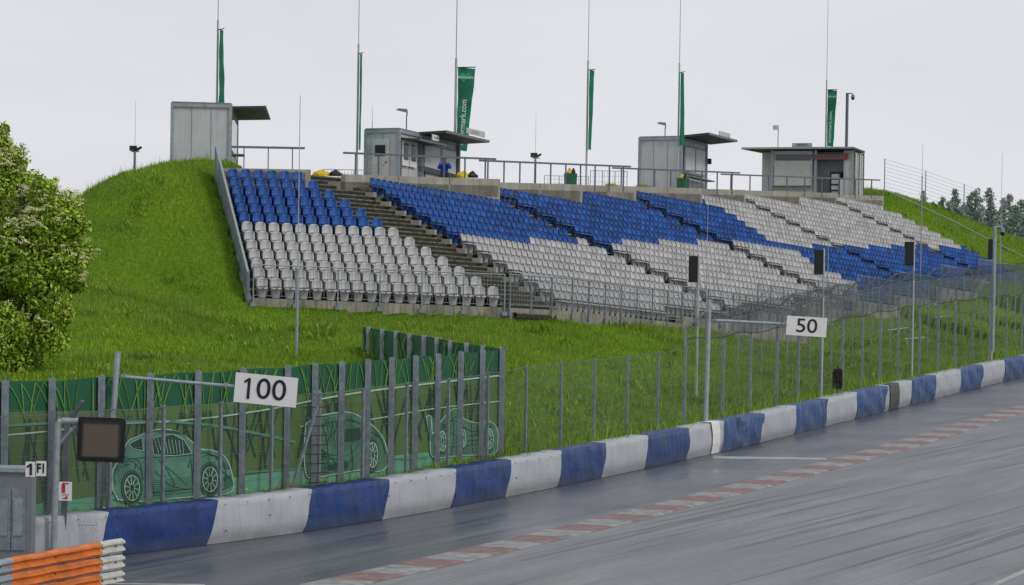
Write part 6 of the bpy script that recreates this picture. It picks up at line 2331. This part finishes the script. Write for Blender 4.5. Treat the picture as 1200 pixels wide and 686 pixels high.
# blossom clusters facing up and out, mostly on the upper half
g_ = np.random.default_rng(21)
sel = np.where((d[:, 2] > -0.1) & (d[:, 1] < 0.5) & (P[:, 2] > A(0, 395, bd).z))[0]
dens = np.sin(P[:, 0] * 2.1) * np.sin(P[:, 2] * 1.9) + 0.2
sel = sel[dens[sel] > g_.uniform(-0.6, 0.9, len(sel))]
sel = g_.choice(sel, min(len(sel), 4200), replace=False)
nblo = 0
# keep only those near the outside of the whole bush
def out_ok(p):
    return sum(1 for c, r in zip(cs_, rs_) if (Vector(c) - Vector(p)).length < r * 0.90) == 0
VV = []; FF = []
for i in sel:
    p = P[i]
    if nblo > 800: break
    pq = proj(p)
    if pq[1] > 335 and g_.random() < .8: continue
    if d[i][1] > 0.35 or not out_ok(p): continue
    nblo += 1
    cs = g_.uniform(0.045, 0.12)
    for q in range(14):
        o_ = g_.normal(size=3) * cs * np.array([.62, .62, .25]); c = p + o_ + d[i] * 0.06
        s = g_.uniform(.014, .030); a_ = g_.uniform(0, 3.14)
        b0 = len(VV)
        VV += [c + np.array([math.cos(a_) * s, math.sin(a_) * s, .008]), c + np.array([-math.sin(a_) * s, math.cos(a_) * s, 0]), c - np.array([math.cos(a_) * s, math.sin(a_) * s, -.008]), c + np.array([0, -.01, s * 1.4])]
        FF += [(b0, b0 + 1, b0 + 2), (b0, b0 + 3, b0 + 1), (b0 + 1, b0 + 3, b0 + 2), (b0 + 2, b0 + 3, b0)]
o = npmesh('blossoms', np.array(VV), np.array(FF), 'blossom', t); o['kind'] = 'stuff'
rj = random.Random(4)
for k in range(9):
    tip = Vector(cs_[k]); m = MB(); a = Vector((foot.x + rj.uniform(-.3, .3), foot.y, foot.z - .2)); mid = a.lerp(tip, .5) + Vector((rj.uniform(-.3, .3), 0, .2))
    m.bar(a, mid, .09, .06, 7).bar(mid, tip, .06, .02, 7)
    m.build('limb', 'bark', t)
# straggling shoots on top
m = MB()
for k in range(7):
    p = A(-8 + k * 4, 175, bd); q = A(-6 + k * 4 + rj.uniform(-3, 3), 147 + abs(k - 2) * 5, bd); m.bar(p, q, .012, .005, 4)
m.build('top_shoots', 'bark', t)

# platform bushes
for (x0, x1, y, d_, lab) in ((742, 790, 222, 188, 'wild green growth behind the railing by the third container'), (712, 728, 217, 179, 'small weeds behind the middle railing'), (842, 854, 222, 204, 'small weed clump left of the kiosk'), (640, 660, 217, 176, 'sparse weeds beside the green bin')):
    a = A(x0, y, d_); b = A(x1, y, d_)
    n = int((x1 - x0) * 45); g3 = np.random.default_rng(int(x0))
    x = g3.uniform(a.x, b.x, n); y_ = g3.uniform(d_ - .3, d_ + 1.2, n); h = g3.uniform(.10, .42, n) * (0.7 + .5 * np.sin(x * 3))
    if x0 != 742: h *= .6
    V = np.empty((n, 3, 3)); z = np.full(n, a.z - .25)
    V[:, 0] = np.c_[x - .025, y_, z]; V[:, 1] = np.c_[x + .025, y_, z]; V[:, 2] = np.c_[x + g3.normal(0, .12, n), y_, z + h + .1]
    o = npmesh('weeds', V.reshape(-1, 3), np.arange(3 * n).reshape(n, 3), 'grass'); tag(o, lab, 'weeds')

# ------------------------------------------------------------------ conifers beyond the right bank
def conifer(px, ytop, d, hw, label, seed, dense=1.0):
    g = np.random.default_rng(seed)
    top = A(px, ytop, d); z0 = top.z - 11
    t = thing('pine_tree', label, 'pine tree', (top.x, top.y, z0), 'conifers beyond the right bank')
    Ht = top.z - z0
    MB().bar((top.x, top.y, z0), (top.x, top.y, top.z), .16, .02, 7).build('trunk', 'bark', t)
    V = []; 
    nb = int(120 * dense)
    pts_ = []
    for k in range(nb):
        f_ = k / nb
        z = top.z - 0.1 - (Ht - 1.0) * f_
        L_ = hw * 1.5 * (0.10 + min(1, f_ * 2.6) * 0.9) * g.uniform(.55, 1.15)
        az = g.uniform(0, 2 * math.pi)
        nn = int(16 + L_ * 42)
        for q in range(nn):
            r = L_ * g.random() ** .7
            up_ = 0.28 * r - 0.1
            c = np.array([top.x + math.cos(az) * r, top.y + math.sin(az) * r, z + up_]) + g.normal(size=3) * .09
            s = g.uniform(.07, .20)
            a_ = g.normal(size=3); a_ /= np.linalg.norm(a_); b_2 = np.cross(a_, g.normal(size=3)); b_2 /= np.linalg.norm(b_2)
            pts_.append((c - a_ * s, c + a_ * s, c + b_2 * s * .6 + np.array([0, 0, .03])))
    V = np.array(pts_).reshape(-1, 3)
    npmesh('crown', V, np.arange(len(V)).reshape(-1, 3), 'needle', t)


CF = [(1082, 224, 300, .5, 'small conifer tip just showing over the ridge, leftmost'), (1104, 230, 300, .8, 'low dark conifer beside the leftmost tip'),
      (1120, 221, 296, .9, 'slender pointed conifer over the ridge'), (1143, 222, 294, 1.5, 'broad bushy conifer, widest of the row'),
      (1159, 220, 296, .95, 'narrow upright conifer right of the bushy one'), (1176, 233, 292, 1.1, 'conifer behind the dome camera'),
      (1130, 238, 302, 1.1, 'lower conifer filling behind the slender one'), (1190, 240, 290, 1.2, 'dark conifer near the right edge'),
      (1203, 246, 288, 1.2, 'conifer cut by the right edge'), (1166, 246, 290, 1.2, 'low conifer in front of the narrow one'), (1219, 240, 288, 1.3, 'outermost conifer beyond the right edge'),
      (1151, 240, 300, 1.3, 'shaded conifer behind the bushy one'), (1112, 236, 304, 1.2, 'rounded conifer between the leftmost pair and the slender one'),
      (1094, 236, 304, 1.0, 'half hidden conifer at the left of the row'), (1135, 230, 298, 1.1, 'pointed conifer left of the broad bushy one'), (1183, 228, 296, 1.2, 'tall ragged conifer near the dome camera'), (1196, 234, 298, 1.3, 'full conifer just inside the right edge')]
for k, (px, yt, d_, hw, lab) in enumerate(CF): conifer(px, yt, d_, hw, lab, 40 + k)

# ------------------------------------------------------------------ sky and light
SUN_EL, SUN_ROT = math.radians(42), math.radians(128)
world = bpy.data.worlds.new('World')
scene.world = world
world.use_nodes = True
nt = world.node_tree; nt.nodes.clear()
L = nt.links.new
out = nt.nodes.new('ShaderNodeOutputWorld')
sky = nd(nt, 'ShaderNodeTexSky', sky_type='NISHITA')
sky.sun_disc = False
sky.sun_elevation = SUN_EL; sky.sun_rotation = SUN_ROT
sky.dust_density = 6.0; sky.air_density = 1.5
tc = nd(nt, 'ShaderNodeTexCoord')
sx = nd(nt, 'ShaderNodeSeparateXYZ'); L(tc.outputs['Generated'], sx.inputs[0])
cl = ramp(nt, sx.outputs[2], [(0.0, (8.75, 8.85, 9.3)), (0.06, (8.35, 8.45, 9.1)), (0.35, (6.9, 7.1, 7.6)), (1.0, (6.6, 6.8, 7.1))])
mpn = nd(nt, 'ShaderNodeMapping'); mpn.inputs['Scale'].default_value = (2, 2, 7)
L(tc.outputs['Generated'], mpn.inputs[0])
no = nd(nt, 'ShaderNodeTexNoise', Scale=1.6, Detail=5.0, Roughness=0.5); L(mpn.outputs[0], no.inputs['Vector'])
nr = ramp(nt, no.outputs['Fac'], [(0.3, 0.87), (0.7, 1.05)])
mm = nd(nt, 'ShaderNodeMix', data_type='RGBA', blend_type='MULTIPLY'); mm.inputs[0].default_value = 1
L(cl, mm.inputs[6]); L(nr, mm.inputs[7])
mx = nd(nt, 'ShaderNodeMix', data_type='RGBA'); mx.inputs[0].default_value = 0.90
L(sky.outputs[0], mx.inputs[6]); L(mm.outputs[2], mx.inputs[7])
bg = nd(nt, 'ShaderNodeBackground', Strength=0.1)
L(mx.outputs[2], bg.inputs[0]); L(bg.outputs[0], out.inputs[0])
sl = bpy.data.lights.new('sun', 'SUN'); sl.energy = 1.15; sl.angle = math.radians(14); sl.color = (1, 0.97, 0.93)
so = bpy.data.objects.new('sun', sl); COL.objects.link(so)
sdir = Vector((math.sin(SUN_ROT) * math.cos(SUN_EL), math.cos(SUN_ROT) * math.cos(SUN_EL), math.sin(SUN_EL)))
so.rotation_euler = sdir.to_track_quat('Z', 'Y').to_euler()
so.location = (0, 60, 60)
scene.view_settings.view_transform = 'Standard'
scene.view_settings.look = 'None'
scene.view_settings.exposure = 0
scene.view_settings.gamma = 1
scene.render.engine = 'CYCLES'
scene.cycles.transparent_max_bounces = 32
scene.cycles.max_bounces = 6
scene.cycles.use_denoising = True
